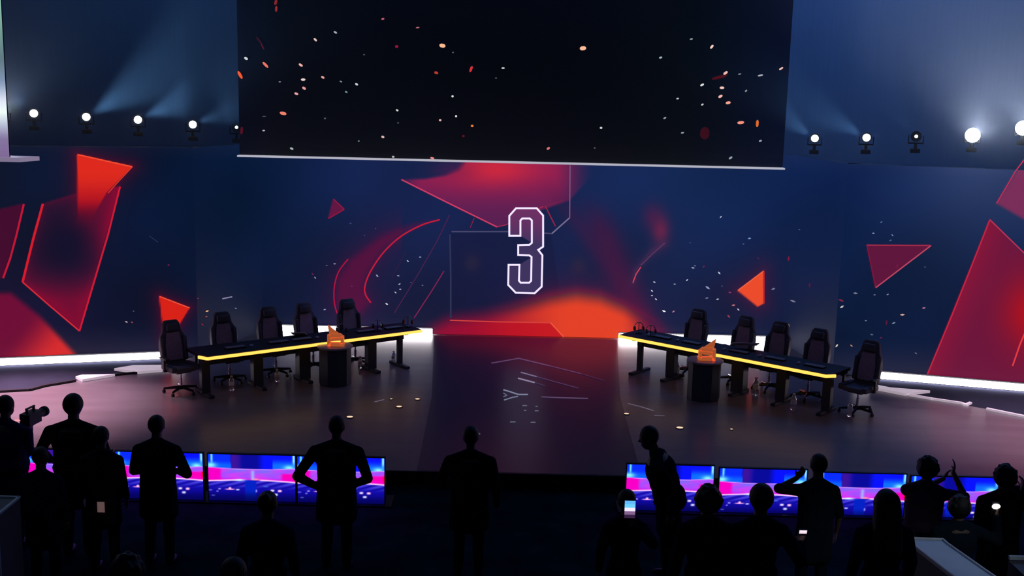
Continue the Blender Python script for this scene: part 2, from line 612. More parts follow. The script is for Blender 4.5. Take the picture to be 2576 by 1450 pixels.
def wall_rgb(px, py, u=None, v=None):
    X = [-600, 0, 350, 600, 900, 1300, 1700, 2100, 2400, 3200]
    T = [(14, 20, 42), (14, 22, 44), (8, 22, 50), (6, 24, 54), (20, 34, 76), (24, 36, 80), (20, 40, 84), (13, 32, 76), (28, 44, 84), (40, 56, 96)]
    B = [(26, 20, 50), (26, 20, 50), (14, 20, 46), (12, 22, 48), (24, 28, 60), (26, 28, 62), (26, 32, 68), (12, 26, 56), (14, 26, 56), (14, 26, 56)]
    top = np.stack([np.interp(px, X, [q[k] for q in T]) for k in range(3)], -1)
    bot = np.stack([np.interp(px, X, [q[k] for q in B]) for k in range(3)], -1)
    w = smooth(430, 860, py)[..., None]
    c = top * (1 - w) + bot * w
    rr = np.sin(px * 0.013) * np.sin(py * 0.017 + px * 0.004)
    c = c + rr[..., None] * np.array((1.0, 2.0, 5.0))
    # blue cast of the lamps at top right, painted into the picture
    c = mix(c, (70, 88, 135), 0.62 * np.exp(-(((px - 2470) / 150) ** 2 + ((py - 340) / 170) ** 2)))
    c = mix(c, (58, 48, 70), smooth(800, 905, py - 0.02 * px) * 0.5)  # mauve light of the foot strips painted along the wall bottom

    def sh(pts):
        return sd_poly(px, py, pts)
    # A orange pennant, left
    A = [(193, 388), (333, 419), (268, 486), (225, 560), (197, 560)]
    d = sh(A)
    c = mix(c, (120, 10, 40), 0.5 * np.exp(-np.clip(d, 0, None) / 22))
    tt = smooth(430, 560, py)[..., None]
    colA = np.array((222, 42, 30.)) * (1 - tt) + np.array((150, 8, 36.)) * tt
    a = smooth(1.5, -1.5, d) * (1 - smooth(500, 566, py))
    c = c * (1 - a[..., None]) + colA * a[..., None]
    # B crimson leaning quad
    Bq = [(108, 512), (195, 486), (303, 468), (200, 833), (57, 710)]
    d = sh(Bq)
    ins = smooth(2, -2, d)
    crim = np.clip(smooth(640, 800, py) * 0.95 + 0.75 * smooth(190, 300, px - (py - 500) * -0.22) * (1 - smooth(560, 700, py)) + 0.22, 0, 1)
    near_edge = np.exp(-np.clip(-d, 0, None) / 16) * 0.55
    c = mix(c, (128, 12, 50), ins * np.clip(crim * 0.85 + near_edge * 0.6, 0, 1) * (1 - 0.0 * a) * (1 - a))
    dk = ins * np.exp(-(((px - 165) / 70) ** 2 + ((py - 620) / 75) ** 2))
    c = mix(c, (17, 17, 44), dk * 0.85 * (1 - a))
    # C far-left shard
    d = sh([(-700, 640), (-700, 560), (0, 526), (60, 512), (8, 700), (-60, 704)])
    c = mix(c, (72, 12, 46), smooth(2, -2, d) * 0.9)
    # D floor shard bottom left
    d = sh([(-700, 738), (28, 738), (100, 796), (190, 893), (190, 930), (-700, 960)])
    g = smooth(40, 190, px + (py - 830) * 0.8)[..., None]
    colD = np.array((112, 14, 54.)) * (1 - g) + np.array((220, 44, 46.)) * g
    a = smooth(10, -10, d) * 0.97
    c = c * (1 - a[..., None]) + colD * a[..., None]
    # E small pennant
    E_ = [(400, 745), (477, 775), (432, 848), (414, 856)]
    d = sh(E_)
    c = mix(c, (110, 8, 40), 0.55 * np.exp(-np.clip(d, 0, None) / 16))
    c = mix(c, (216, 34, 24), smooth(1.5, -1.5, d))
    # F great magenta canopy
    Fp = [(1004, 450), (1252, 572), (1312, 546), (1432, 505), (1500, 430), (1500, 300), (1230, 300), (1172, 392), (1148, 422), (1118, 438), (1070, 448)]
    d = sh(Fp)
    a = smooth(3, -3 - 16 * smooth(470, 420, py) * smooth(1240, 1150, px), d) * smooth(-30, 60, (px - 1010) + (py - 440) * 0.2)
    r1 = np.exp(-(((px - 1235) / 120) ** 2 + ((py - 425) / 42) ** 2))
    t2 = smooth(430, 560, py)[..., None]
    cf = np.array((142, 30, 82.)) * (1 - t2) + np.array((94, 32, 82.)) * t2
    cf = cf * (1 - r1[..., None]) + np.array((214, 40, 62.)) * r1[..., None]
    side = 1 - smooth(1390, 1500, px)
    c = c * (1 - (a * side)[..., None] * 0.95) + cf * (a * side)[..., None] * 0.95
    c = mix(c, (110, 28, 78), 0.4 * np.exp(-(((px - 1150) / 60) ** 2 + ((py - 430) / 30) ** 2)))
    # dark pane behind the outlined frame
    d = sh([(1134, 586), (1386, 588), (1418, 800), (1134, 800)])
    c = mix(c, (22, 24, 58), smooth(3, -3, d) * 0.45)
    for (gx, gy) in [(1188, 662), (1455, 670)]:
        c = mix(c, (52, 40, 62), 0.5 * np.exp(-(((px - gx) / 20) ** 2 + ((py - gy) / 22) ** 2)))
    # crimson smoke right of the middle
    ln = (px - 1490) - (py - 520) * 0.42
    c = mix(c, (78, 22, 62), 0.62 * np.exp(-(ln / 42) ** 2) * smooth(470, 600, py) * (1 - smooth(700, 800, py) * 0.3))
    ln = (px - 1420) - (py - 520) * 0.75
    c = mix(c, (70, 26, 66), 0.35 * np.exp(-(ln / 26) ** 2) * smooth(430, 560, py))
    # red-orange glow on the ground of the picture
    cur_x = [1040, 1130, 1220, 1300, 1380, 1450, 1510, 1570, 1620, 1670, 1720]
    cur_y = [838, 796, 785, 768, 746, 734, 742, 768, 796, 822, 850]
    yy = np.interp(px, cur_x, cur_y)
    rng = (px > 1020) * (px < 1740)
    dd = py - yy
    lft = smooth(1180, 1440, px)[..., None]
    rgt = smooth(1560, 1650, px)[..., None]
    hot = np.array((146, 16, 54.)) * (1 - lft) + np.array((228, 66, 40.)) * lft
    hot = hot * (1 - rgt) + np.array((110, 18, 58.)) * rgt
    edge = smooth(-24, 40, dd) * rng * smooth(1030, 1110, px) * (1 - smooth(1640, 1720, px))
    c = c * (1 - edge[..., None]) + hot * edge[..., None]
    c = mix(c, (120, 22, 62), 0.6 * np.exp(-np.clip(-dd, 0, None) / 26) * (dd < 0) * rng * smooth(1200, 1400, px) * (1 - smooth(1600, 1690, px)))
    d = sh([(1100, 808), (1385, 813), (1418, 850), (1060, 850)])
    c = mix(c, (190, 16, 34), smooth(2, -2, d) * 0.75 * smooth(1090, 1330, px))
    # swoosh left of the middle
    sw = [(1106, 553), (1030, 583), (968, 630), (928, 690), (918, 720), (933, 762), (905, 800), (862, 812), (842, 760), (845, 700), (878, 652), (960, 590), (1040, 560)]
    d = sh(sw)
    c = mix(c, (112, 14, 62), smooth(8, -18, d) * 0.62)
    c = mix(c, (90, 16, 60), 0.35 * np.exp(-np.clip(d, 0, None) / 26) * (px < 1010))
    # right wisp
    c = mix(c, (118, 36, 72), 0.8 * np.exp(-(((px - 1662) / 22) ** 2 + ((py - 580) / 36) ** 2)))
    c = mix(c, (96, 28, 70), 0.5 * np.exp(-(((px - 1642) / 26) ** 2 + ((py - 545) / 34) ** 2)))
    ln = sd_poly(px, py, [(1672, 612), (1640, 640), (1606, 672), (1592, 712), (1598, 680), (1640, 628)])
    c = mix(c, (84, 44, 84), 0.5 * np.exp(-np.clip(ln, 0, None) / 7))
    # small left triangle
    d = sh([(838, 500), (866, 527), (825, 550)])
    c = mix(c, (108, 22, 66), smooth(2, -2, d) * 0.9)
    # G orange triangle right
    d = sh([(1855, 731), (1921, 681), (1921, 764), (1906, 772)])
    c = mix(c, (90, 24, 60), 0.5 * np.exp(-np.clip(d, 0, None) / 26))
    c = mix(c, (236, 76, 44), smooth(1.5, -1.5, d))
    # H crimson triangle right
    d = sh([(2180, 616), (2342, 617), (2202, 724)])
    c = mix(c, (100, 22, 60), smooth(2, -2, d) * 0.95)
    # I great right shape
    d = sh([(2490, 552), (2333, 942), (2330, 990), (3300, 1030), (3300, 1200), (3300, 1180), (2576, 640)])
    g = np.exp(-(((px - 2600) / 75) ** 2 + ((py - 790) / 90) ** 2))
    ci = np.array((112, 22, 60.)) + g[..., None] * np.array((70., -4, -30)) + (smooth(2520, 2380, px + (py - 700) * 0.4))[..., None] * np.array((36., 0, -4))
    a = smooth(3, -3, d) * 0.96
    c = c * (1 - a[..., None]) + ci * a[..., None]
    # J top-right shape
    d = sh([(2590, 380), (2507, 512), (2576, 552), (3200, 700), (3200, 300)])
    c = mix(c, (128, 46, 88), smooth(5, -5, d) * 0.92)
    return c


def led_wall():
    root = empty('led_wall', (0, CY, 0), 0, 'curved LED wall behind the stage with red shards and outlined 3', 'LED wall')
    pc = Picture()
    for a, b in zip(WALL, WALL[1:]):
        L = (b - a).length
        nx = max(4, int(L / 0.026))
        pc.grid_world(a, b, nx)
    return root, pc


def grid_world(self, a, b, nx, nz=150):
    u = np.linspace(0, 1, nx + 1)
    v = np.linspace(0, WTOP, nz + 1)
    U, V = np.meshgrid(u, v)
    X = a.x + U * (b.x - a.x)
    Y = a.y + U * (b.y - a.y)
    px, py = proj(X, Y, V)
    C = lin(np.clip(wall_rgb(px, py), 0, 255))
    faces = []
    for j in range(nz):
        q = j * (nx + 1)
        faces += [(q + i, q + i + 1, q + i + nx + 2, q + i + nx + 1) for i in range(nx)]
    self.add(np.stack([X, Y - CY, V], -1).reshape(-1, 3), faces, C.reshape(-1, 3))


Picture.grid_world = grid_world
wall_root, pic = led_wall()


def wrib(pc, pts, w, col, off=0.006, closed=False):
    for q in ribbon_px(pts, w, closed):
        vs = [on_wall(a[0], a[1], off) - Vector((0, CY, 0)) for a in q]
        pc.add(vs, [(0, 1, 2, 3)], [lin(col)] * 4)


R = lambda *a, **k: wrib(pic, *a, **k)
R([(195, 389), (333, 420)], 3, (250, 80, 50))
R([(333, 420), (300, 455), (272, 486)], 2, (226, 60, 40))
R([(108, 513), (84, 600), (57, 710)], 6, (214, 28, 44))
R([(57, 710), (128, 772), (200, 833)], 3.5, (214, 42, 56))
R([(200, 833), (238, 705), (272, 590), (302, 470)], 4.5, (206, 26, 54))
R([(60, 514), (42, 590), (26, 650), (8, 700)], 5, (196, 22, 54))
R([(401, 746), (477, 775)], 2.5, (250, 86, 60))
R([(1010, 452), (1130, 512), (1250, 571)], 3.4, (206, 60, 100), off=0.008)
R([(1250, 571), (1272, 566), (1312, 545), (1366, 520)], 2.4, (176, 40, 78))
R([(1366, 520), (1416, 505)], 1.8, (120, 34, 70))
R([(1193, 549), (1183, 573)], 2, (140, 30, 66))
R([(1372, 519), (1397, 569)], 2.4, (170, 34, 66))
R([(1434, 416), (1433, 548)], 3, (118, 84, 122), off=0.010)
R([(1433, 548), (1388, 588)], 3.2, (122, 112, 146), off=0.010)
R([(1388, 588), (1300, 583), (1136, 583)], 3.4, (74, 72, 108), off=0.007)
R([(1132, 590), (1134, 700), (1134, 800)], 4, (46, 50, 84), off=0.007)
R([(1132, 806), (1250, 810), (1385, 812)], 2.8, (214, 64, 60), off=0.008)
R([(1385, 812), (1418, 848)], 2.8, (240, 90, 60), off=0.008)
R([(839, 501), (866, 527)], 2.2, (160, 24, 60))
R([(866, 527), (826, 550)], 3, (150, 20, 62))
R(catmull([(1106, 553), (1062, 566), (1010, 594), (966, 634), (934, 680), (919, 716), (919, 740), (933, 762)]), 3.4, (200, 28, 58))
R(catmull([(876, 652), (852, 684), (841, 724), (842, 766), (852, 796), (864, 814)]), 3, (176, 18, 62))
R([(1131, 541), (1100, 606), (1052, 690), (992, 788)], 2, (78, 34, 74))
R([(1117, 682), (1085, 734), (1042, 800)], 2.4, (134, 34, 82))
R([(1022, 632), (985, 700)], 1.6, (56, 26, 66))
R([(1612, 672), (1600, 690), (1592, 712)], 2.6, (206, 70, 92))
R([(1672, 612), (1640, 640), (1612, 668)], 2.4, (94, 54, 92))
R([(2181, 617), (2342, 618)], 3, (160, 44, 74))
R([(2342, 618), (2203, 724)], 3.2, (190, 70, 96))
R([(2203, 724), (2181, 617)], 2.6, (130, 20, 56))
R([(1921, 682), (1921, 764)], 4, (214, 34, 30))
R([(1856, 731), (1921, 682)], 2, (250, 110, 74))
R([(2490, 553), (2440, 680), (2398, 785), (2333, 942)], 3.4, (196, 36, 66), off=0.008)
R([(2490, 553), (2530, 592), (2600, 660)], 3, (190, 50, 84))
R([(2590, 384), (2555, 430), (2507, 512)], 3, (186, 46, 86))
R([(2590, 810), (2566, 866), (2547, 921)], 4, (226, 60, 66), off=0.008)
R([(1093, 843), (1330, 849), (1556, 854)], 2.4, (232, 120, 110), off=0.012)
# floating sparks in the picture
sp = [(424, 667, 5, (150, 30, 90)), (318, 810, 7, (190, 170, 190)), (332, 811, 6, (160, 70, 90)), (336, 783, 4, (100, 90, 130)), (520, 783, 8, (236, 170, 120)), (518, 797, 5, (180, 90, 60)), (508, 817, 7, (140, 20, 60)), (658, 775, 7, (240, 210, 160)),
      (497, 751, 4, (150, 60, 70)), (592, 776, 6, (120, 120, 160)), (787, 690, 7, (110, 30, 70)), (822, 668, 5, (100, 100, 140)), (842, 664, 6, (150, 160, 190)), (793, 699, 6, (150, 150, 180)), (882, 562, 6, (60, 70, 120)), (945, 575, 3, (70, 90, 140)), (917, 592, 3, (70, 90, 140)),
      (949, 694, 8, (150, 160, 190)), (1026, 657, 6, (190, 200, 230)), (1057, 647, 5, (170, 180, 210)), (1002, 694, 6, (150, 150, 180)), (1005, 715, 6, (190, 190, 210)), (1007, 728, 5, (190, 190, 210)), (995, 736, 6, (190, 180, 200)), (973, 765, 7, (230, 230, 240)), (1063, 718, 4, (120, 120, 160)), (1034, 711, 3, (130, 100, 130)), (817, 779, 6, (150, 150, 180)), (885, 720, 5, (90, 60, 90)),
      (1813, 546, 6, (190, 200, 225)), (1736, 611, 5, (60, 70, 130)), (1885, 600, 8, (120, 150, 190)), (1870, 614, 4, (90, 110, 150)), (2012, 578, 4, (80, 110, 160)), (1743, 674, 8, (150, 160, 190)), (1748, 669, 5, (120, 130, 170)), (1770, 671, 6, (140, 30, 80)), (1809, 687, 8, (190, 200, 220)), (1728, 705, 6, (200, 205, 225)), (1697, 715, 5, (200, 205, 225)), (1646, 710, 6, (210, 215, 235)), (1640, 732, 6, (220, 220, 235)),
      (1640, 744, 5, (220, 220, 235)), (1650, 753, 6, (230, 220, 230)), (1670, 783, 9, (240, 240, 245)), (1694, 784, 7, (180, 130, 150)), (1780, 724, 12, (150, 160, 190)), (1778, 750, 8, (110, 110, 150)), (1805, 753, 7, (190, 195, 220)), (1836, 736, 8, (140, 50, 90)), (1845, 768, 9, (190, 110, 120)), (1857, 779, 7, (200, 190, 210)), (1833, 796, 9, (150, 60, 80)), (1816, 720, 4, (100, 100, 150)),
      (1907, 650, 7, (80, 30, 70)), (1945, 727, 10, (110, 120, 150)), (1985, 651, 12, (130, 24, 62)), (1996, 758, 14, (120, 120, 140)), (2038, 718, 11, (90, 20, 55)), (2152, 738, 11, (120, 120, 140)), (2116, 756, 14, (140, 34, 60)), (2118, 772, 10, (200, 190, 190)), (2200, 742, 5, (120, 130, 160)), (2233, 741, 6, (130, 130, 160)), (2257, 669, 10, (120, 24, 62)), (2327, 672, 4, (90, 110, 150)),
      (2324, 775, 8, (180, 120, 150)), (2270, 792, 11, (210, 170, 160)), (2230, 812, 12, (90, 26, 58)), (2248, 813, 9, (110, 130, 150)), (2178, 807, 5, (120, 130, 160)), (1985, 822, 12, (190, 150, 90)), (2105, 870, 9, (210, 200, 180)), (2142, 870, 7, (190, 140, 110)), (2193, 842, 8, (90, 100, 130)), (2216, 850, 6, (120, 30, 80)), (2304, 889, 6, (120, 110, 140)), (2197, 587, 6, (150, 170, 210)), (2245, 592, 6, (120, 140, 190)), (2240, 605, 7, (70, 90, 140)), (2217, 559, 6, (90, 120, 180))]
for x, y, s, cl in sp:
    an = random.uniform(-0.9, 0.9) if s > 5 else 0
    if x in (1985, 2038, 2257, 2230):
        an = 1.45
    dx, dy = s / 2 * math.cos(an), -s / 2 * math.sin(an)
    R([(x - dx, y - dy), (x, y), (x + dx, y + dy)], [1.0, min(5.0, max(2.2, s * 0.5)), 1.0], cl, off=0.011)
R([(558, 752), (572, 749), (583, 747)], 3, (140, 130, 165), off=0.011)
R([(376, 594), (398, 610)], 1.6, (40, 52, 84))
sf = pic.build('screen_surface', M_led, wall_root)

# numeral
num = Picture()
Z3 = [(1340, 715), (1413, 715), (1410, 822), (1421, 835), (1480, 835), (1492, 822), (1495, 662), (1480, 651), (1405, 648), (1405, 582), (1480, 580), (1497, 566), (1497, 415), (1483, 402), (1432, 402), (1420, 415), (1420, 518), (1345, 518), (1345, 384), (1390, 333), (1530, 333), (1573, 382), (1573, 592), (1540, 614), (1568, 650), (1563, 862), (1515, 907), (1388, 903), (1337, 850)]
Z3 = [(780 + x * 0.3727, 400 + y * 0.3727) for x, y in Z3]
bmf = bmesh.new()
vs = [bmf.verts.new((x, y, 0)) for x, y in Z3]
bmf.faces.new(vs)
bmesh.ops.triangulate(bmf, faces=bmf.faces)
bmf.verts.index_update()
tris = [tuple(v.index for v in f.verts) for f in bmf.faces]
bmf.free()
num.add([on_wall(x, y, 0.012) - Vector((0, CY, 0)) for x, y in Z3], tris,
        [lin((112, 48, 100)) * smooth(620, 540, np.array(y)) + lin((62, 52, 94)) * (1 - smooth(620, 540, np.array(y))) for x, y in Z3])
for q in ribbon_px(Z3, 4.6, True):
    num.add([on_wall(a[0], a[1], 0.016) - Vector((0, CY, 0)) for a in q], [(0, 1, 2, 3)], [lin((226, 214, 255)) * 1.25] * 4)
no = num.build('countdown_numeral', M_led, wall_root)
no['label'] = 'white outlined numeral 3'
# carcass of the wall behind the picture
mb = MB()
for a, b in zip(WALL, WALL[1:]):
    d = b - a
    L = d.length
    n = Vector((d.y / L, -d.x / L))
    mid = (a + b) / 2 - n * 0.13
    mb.box((mid.x, mid.y - CY, WTOP / 2 - 0.03), (L, 0.24, WTOP + 0.06), math.atan2(d.y, d.x))
mb.build('wall_frame', M_black, wall_root)


# ------------------------------------------------------------------ white light strips at the foot of the wall
def wall_strip(x0, y0, x1, y1, lb, mm=None):
    A, B = on_wall(x0, y0, 0.05), on_wall(x1, y1, 0.05)
    A.z = B.z = 0
    d = B - A
    rz = math.atan2(d.y, d.x)
    c = (A + B) / 2
    t = empty('light_strip', c, rz, lb, 'light strip', 'white light strips at the foot of the LED wall')
    MB().box((0, 0, 0.052), (d.length, 0.035, 0.125), bev=0.006).build('diffuser', mm or M_white, t)
    MB().box((0, 0.028, 0.055), (d.length, 0.02, 0.17)).build('channel', M_black, t)


wall_strip(-260, 912, 462, 892, 'long white light strip at the wall foot left of the leftmost chair')
wall_strip(2150, 943, 2860, 1000, 'long white light strip at the wall foot right of the rightmost chair')
wall_strip(700, 822, 1088, 832, 'white light strip behind the far end of the left desk', M_white2)
wall_strip(1556, 846, 1932, 854, 'white light strip behind the far end of the right desk', M_white2)


# ------------------------------------------------------------------ hanging screens
def hanging_centre():
    Y = 21.2
    A, B = PY(603, 396, Y), PY(1969, 416, Y)
    z0 = (A.z + B.z) / 2
    x0, x1 = A.x, B.x
    zt = z0 + 5.0
    t = empty('hanging_screen', ((x0 + x1) / 2, Y, z0), 0, 'huge black hanging screen with red sparks above the stage', 'hanging screen')
    cx = (x0 + x1) / 2
    w = x1 - x0
    MB().box((0, 0.16, 2.5), (w, 0.3, 5.0)).build('housing', M_black, t)
    MB().box((0, -0.01, -0.012), (w + 0.01, 0.34, 0.03)).build('bottom_trim', mat('pale_trim', (0.8, 0.8, 0.85), 0.4, emit=(0.62, 0.62, 0.72), estr=0.7), t)
    pc = Picture()
    nx, nz = 120, 40
    u = np.linspace(0, 1, nx + 1)
    v = np.linspace(0, 1, nz + 1)
    U, V = np.meshgrid(u, v)
    C = np.stack([1 + 0 * U, 3 + 3 * smooth(0.6, 1, U), 9 + 20 * smooth(0.78, 1, U) + 8 * smooth(0.1, 0, U)], -1)
    faces = []
    for j in range(nz):
        b = j * (nx + 1)
        faces += [(b + i, b + i + 1, b + i + nx + 2, b + i + nx + 1) for i in range(nx)]
    pc.add(np.stack([(U - 0.5) * w, 0 * U + 0.003, V * 5.0], -1).reshape(-1, 3), faces, lin(C).reshape(-1, 3))
    ox, oy = 580, 0
    k = 1430 / 2576
    S = [(205, 10, 12, 26, 1.3, (130, 34, 36)), (207, 40, 10, 26, 1.5, (150, 40, 40)), (130, 185, 5, 46, 2.2, (70, 8, 32)), (145, 212, 4, 30, 2.1, (110, 14, 44)), (690, 86, 8, 14, 0.3, (190, 90, 110)), (848, 125, 6, 16, 0.1, (190, 110, 120)), (475, 147, 8, 16, -0.5, (170, 180, 180)), (384, 180, 9, 18, -0.8, (235, 200, 190)), (753, 211, 12, 14, 0, (150, 20, 60)), (960, 207, 17, 27, -0.2, (255, 190, 150)), (1597, 219, 18, 28, 0.1, (255, 190, 160)), (2088, 177, 6, 14, 0.2, (150, 160, 160)), (2181, 212, 10, 20, 0.9, (250, 215, 200)),
         (1949, 261, 8, 14, 0.3, (170, 190, 190)), (70, 265, 11, 18, -0.6, (210, 215, 215)), (158, 294, 11, 34, -0.8, (240, 120, 100)), (318, 295, 10, 20, -0.6, (245, 180, 170)), (43, 340, 13, 38, -1.05, (245, 90, 40)), (1090, 313, 11, 28, 1.2, (215, 50, 60)), (932, 330, 11, 18, -0.3, (190, 60, 50)), (1235, 309, 7, 14, 0, (200, 210, 210)), (2215, 350, 14, 70, 0.25, (70, 8, 18)), (2243, 331, 11, 22, 0.6, (245, 190, 180)), (2307, 336, 6, 14, 0.2, (120, 130, 140)), (2401, 342, 7, 24, 0.2, (180, 180, 190)), (2495, 311, 8, 20, 0.5, (240, 190, 180)),
         (329, 361, 10, 20, 0, (240, 215, 210)), (418, 351, 9, 16, -0.5, (240, 170, 160)), (223, 371, 6, 10, 0, (130, 130, 130)), (333, 400, 11, 18, -0.6, (240, 160, 160)), (298, 425, 10, 18, -0.4, (240, 170, 170)), (500, 370, 6, 12, -0.4, (130, 150, 150)), (571, 382, 9, 14, -0.6, (210, 210, 220)), (524, 417, 7, 12, -0.5, (120, 150, 150)), (1203, 354, 6, 8, 0, (90, 90, 90)), (2137, 385, 9, 18, 0.5, (220, 225, 225)), (2227, 398, 11, 20, 0, (250, 205, 195)), (2336, 412, 7, 12, 0.8, (140, 150, 150)), (2220, 437, 11, 20, 0.5, (250, 190, 180)), (2255, 466, 12, 22, 0.2, (250, 170, 150)),
         (2026, 447, 7, 12, 0.2, (190, 200, 200)), (2138, 474, 7, 12, 0.5, (200, 205, 205)), (1006, 437, 9, 10, 0, (225, 230, 225)), (755, 500, 8, 12, -0.5, (210, 215, 210)), (1022, 527, 9, 9, 0, (225, 225, 225)), (238, 514, 14, 30, -0.2, (240, 130, 110)), (950, 545, 9, 11, 0, (240, 180, 170)), (1095, 571, 10, 12, 0, (235, 130, 60)), (1055, 617, 10, 12, 0, (90, 14, 20)), (1968, 535, 7, 14, 0.5, (150, 160, 165)), (2312, 556, 13, 30, 0.1, (245, 150, 130)), (2387, 560, 12, 32, 1.5, (225, 110, 40)), (1679, 580, 9, 11, 0, (210, 215, 215)), (2048, 602, 7, 14, 0.2, (150, 160, 165)), (2149, 604, 40, 54, 1.5, (56, 6, 20)),
         (150, 592, 7, 12, 0, (170, 180, 185)), (152, 528, 5, 18, 0, (60, 66, 80)), (50, 592, 12, 34, 1.5, (80, 10, 30)), (690, 621, 10, 14, -0.4, (230, 190, 180)), (277, 674, 9, 16, -0.4, (170, 180, 180)), (581, 640, 7, 8, 0, (110, 120, 120)), (1440, 673, 10, 16, 0.6, (220, 120, 120)), (1650, 671, 6, 8, 0, (90, 90, 90)), (2401, 639, 8, 14, 0.4, (150, 160, 165)), (2266, 716, 9, 18, 0.6, (150, 160, 165)), (737, 711, 8, 12, 0, (180, 190, 190)), (914, 717, 8, 18, -0.2, (240, 140, 140)), (428, 537, 7, 9, 0, (80, 90, 90)), (759, 557, 8, 8, 0, (60, 70, 70)), (605, 248, 6, 8, 0, (70, 80, 80)), (1008, 238, 6, 8, 0, (80, 90, 90))]
    for (zx, zy, th, ln, an, cl) in S:
        X_, Y_ = ox + zx * k, oy + zy * k
        l2 = ln * k / 2
        dx, dy = l2 * math.cos(an), -l2 * math.sin(an)
        wv = th * k
        for q in ribbon_px([(X_ - dx, Y_ - dy), (X_ - dx * 0.5, Y_ - dy * 0.5), (X_ + dx * 0.5, Y_ + dy * 0.5), (X_ + dx, Y_ + dy)], [wv * 0.4, wv, wv, wv * 0.4]):
            vv = [PY(a[0], a[1], Y - 0.002) - Vector((cx, Y, z0)) for a in q]
            pc.add(vv, [(0, 1, 2, 3)], [lin(cl)] * 4)
    pc.build('screen_surface', M_hang, t)


hanging_centre()


def hanging_side():
    Y = 15.0
    A = PY(22, 396, Y)
    B = PY(25, 397, Y)
    B2 = PY(70, 401, Y).x - A.x
    t = empty('side_screen', (A.x, Y, A.z), 0, 'pale glowing side screen hanging at the top left photo edge', 'hanging screen')
    w = 3.2
    h = 3.6
    side = B.x - A.x
    MB().box((-w / 2 - 0.01, 0.05, h / 2), (w, 0.05, h)).build('housing', M_black, t)
    pc = Picture()
    nz, nx = 60, 30
    u = np.linspace(0, 1, nx + 1)
    v = np.linspace(0, 1, nz + 1)
    U, V = np.meshgrid(u, v)
    zz = V * h
    c = np.zeros(U.shape + (3,))
    Zs = [0, 0.25, 0.45, 0.6, 0.75, 1.0, 1.3, 1.7, 2.1, h]
    Cs = [(128, 104, 150), (132, 118, 160), (190, 200, 220), (240, 255, 250), (225, 232, 250), (130, 150, 180), (96, 120, 130), (120, 160, 150), (150, 205, 185), (150, 215, 190)]  # white band paints in the glare of the lamp behind
    for kx in range(3):
        c[..., kx] = np.interp(zz, Zs, [q[kx] for q in Cs])
    faces = []
    for j in range(nz):
        b = j * (nx + 1)
        faces += [(b + i, b + i + 1, b + i + nx + 2, b + i + nx + 1) for i in range(nx)]
    pc.add(np.stack([-U * w, 0 * U + 0.02, zz], -1).reshape(-1, 3), faces, lin(c).reshape(-1, 3))
    pc.build('screen_surface', M_hang, t)
    MB().prism([(-w, -0.02), (B2 * 0.6, -0.02), (B2, 0.37), (-w, 0.37)], -0.06, -0.002).build('bottom_trim', mat('lilac_trim', (0.6, 0.55, 0.7), 0.5, emit=(0.25, 0.2, 0.3), estr=0.8), t)  # trim emits weakly to look lit


hanging_side()


# ------------------------------------------------------------------ moving head lamps on top of the wall, with a truss behind
def wall_back_point(px, py):
    p = on_wall(px, 600, 0)
    return p


def moving_head():
    t = empty('moving_head_lamp', (0, 0, 0), 0, 'x', 'stage lamp', 'white moving head lamps along the top of the LED wall')
    MB().box((0, 0, 0.06), (0.18, 0.16, 0.08), bev=0.015).build('base', M_black, t)
    m = MB()
    m.cyl((0, 0, 0.09), (0, 0, 0.2), 0.03)
    m.box((0, 0, 0.20), (0.28, 0.07, 0.03), bev=0.01)
    m.box((-0.13, 0, 0.27), (0.02, 0.07, 0.16), bev=0.008).box((0.13, 0, 0.27), (0.02, 0.07, 0.16), bev=0.008)
    m.build('yoke', M_black, t)
    m = MB()
    m.cone((0, 0.12, 0.33), (0, -0.1, 0.33), 0.075, 0.098, 24)
    m.ball((0, 0.12, 0.33), (0.075, 0.06, 0.075))
    hd = m.build('lamp_head', M_black, t, smooth=True)
    MB().ball((0, -0.1, 0.33), (0.07, 0.03, 0.07)).build('lens', M_lens, hd, smooth=True)
    return t


LAMPS = [(6, 287, 1.0, 'stage lamp half hidden by the pale side screen', 160, (0.6, -0.3, 0.55)),
         (85, 285, 1.0, 'leftmost fully visible stage lamp beside the pale side screen', 240, (-0.2, -0.5, 0.9)),
         (217, 294, 1.0, 'stage lamp above the large orange pennant on the wall', 1250, (0.95, 0.42, 0.66)),
         (347, 301, 0.8, 'third lit stage lamp from the pale side screen, blue beam to the right', 1250, (1.0, 0.42, 0.42)),
         (485, 313, 0.75, 'stage lamp next to the left edge of the black hanging screen', 1250, (1.0, 0.42, 0.30)),
         (595, 320, 0.3, 'tiny stage lamp touching the left edge of the black hanging screen', 260, (-0.1, 0.8, 0.5)),
         (2050, 348, 0.8, 'stage lamp next to the right edge of the black hanging screen', 1800, (-1.0, 0.42, 0.75)),
         (2180, 346, 1.0, 'second stage lamp right of the black hanging screen', 1900, (-1.0, 0.42, 0.5)),
         (2305, 343, 0.3, 'small dim stage lamp between the brighter right hand lamps', 60, (-0.4, 0.5, 0.8)),
         (2447, 340, 1.9, 'very bright white stage lamp above the right red shard', 1500, (-0.15, 0.25, 1.0)),
         (2574, 322, 2.0, 'very bright white stage lamp cut by the right photo edge', 1700, (-0.3, 0.2, 1.0))]
mh = moving_head()
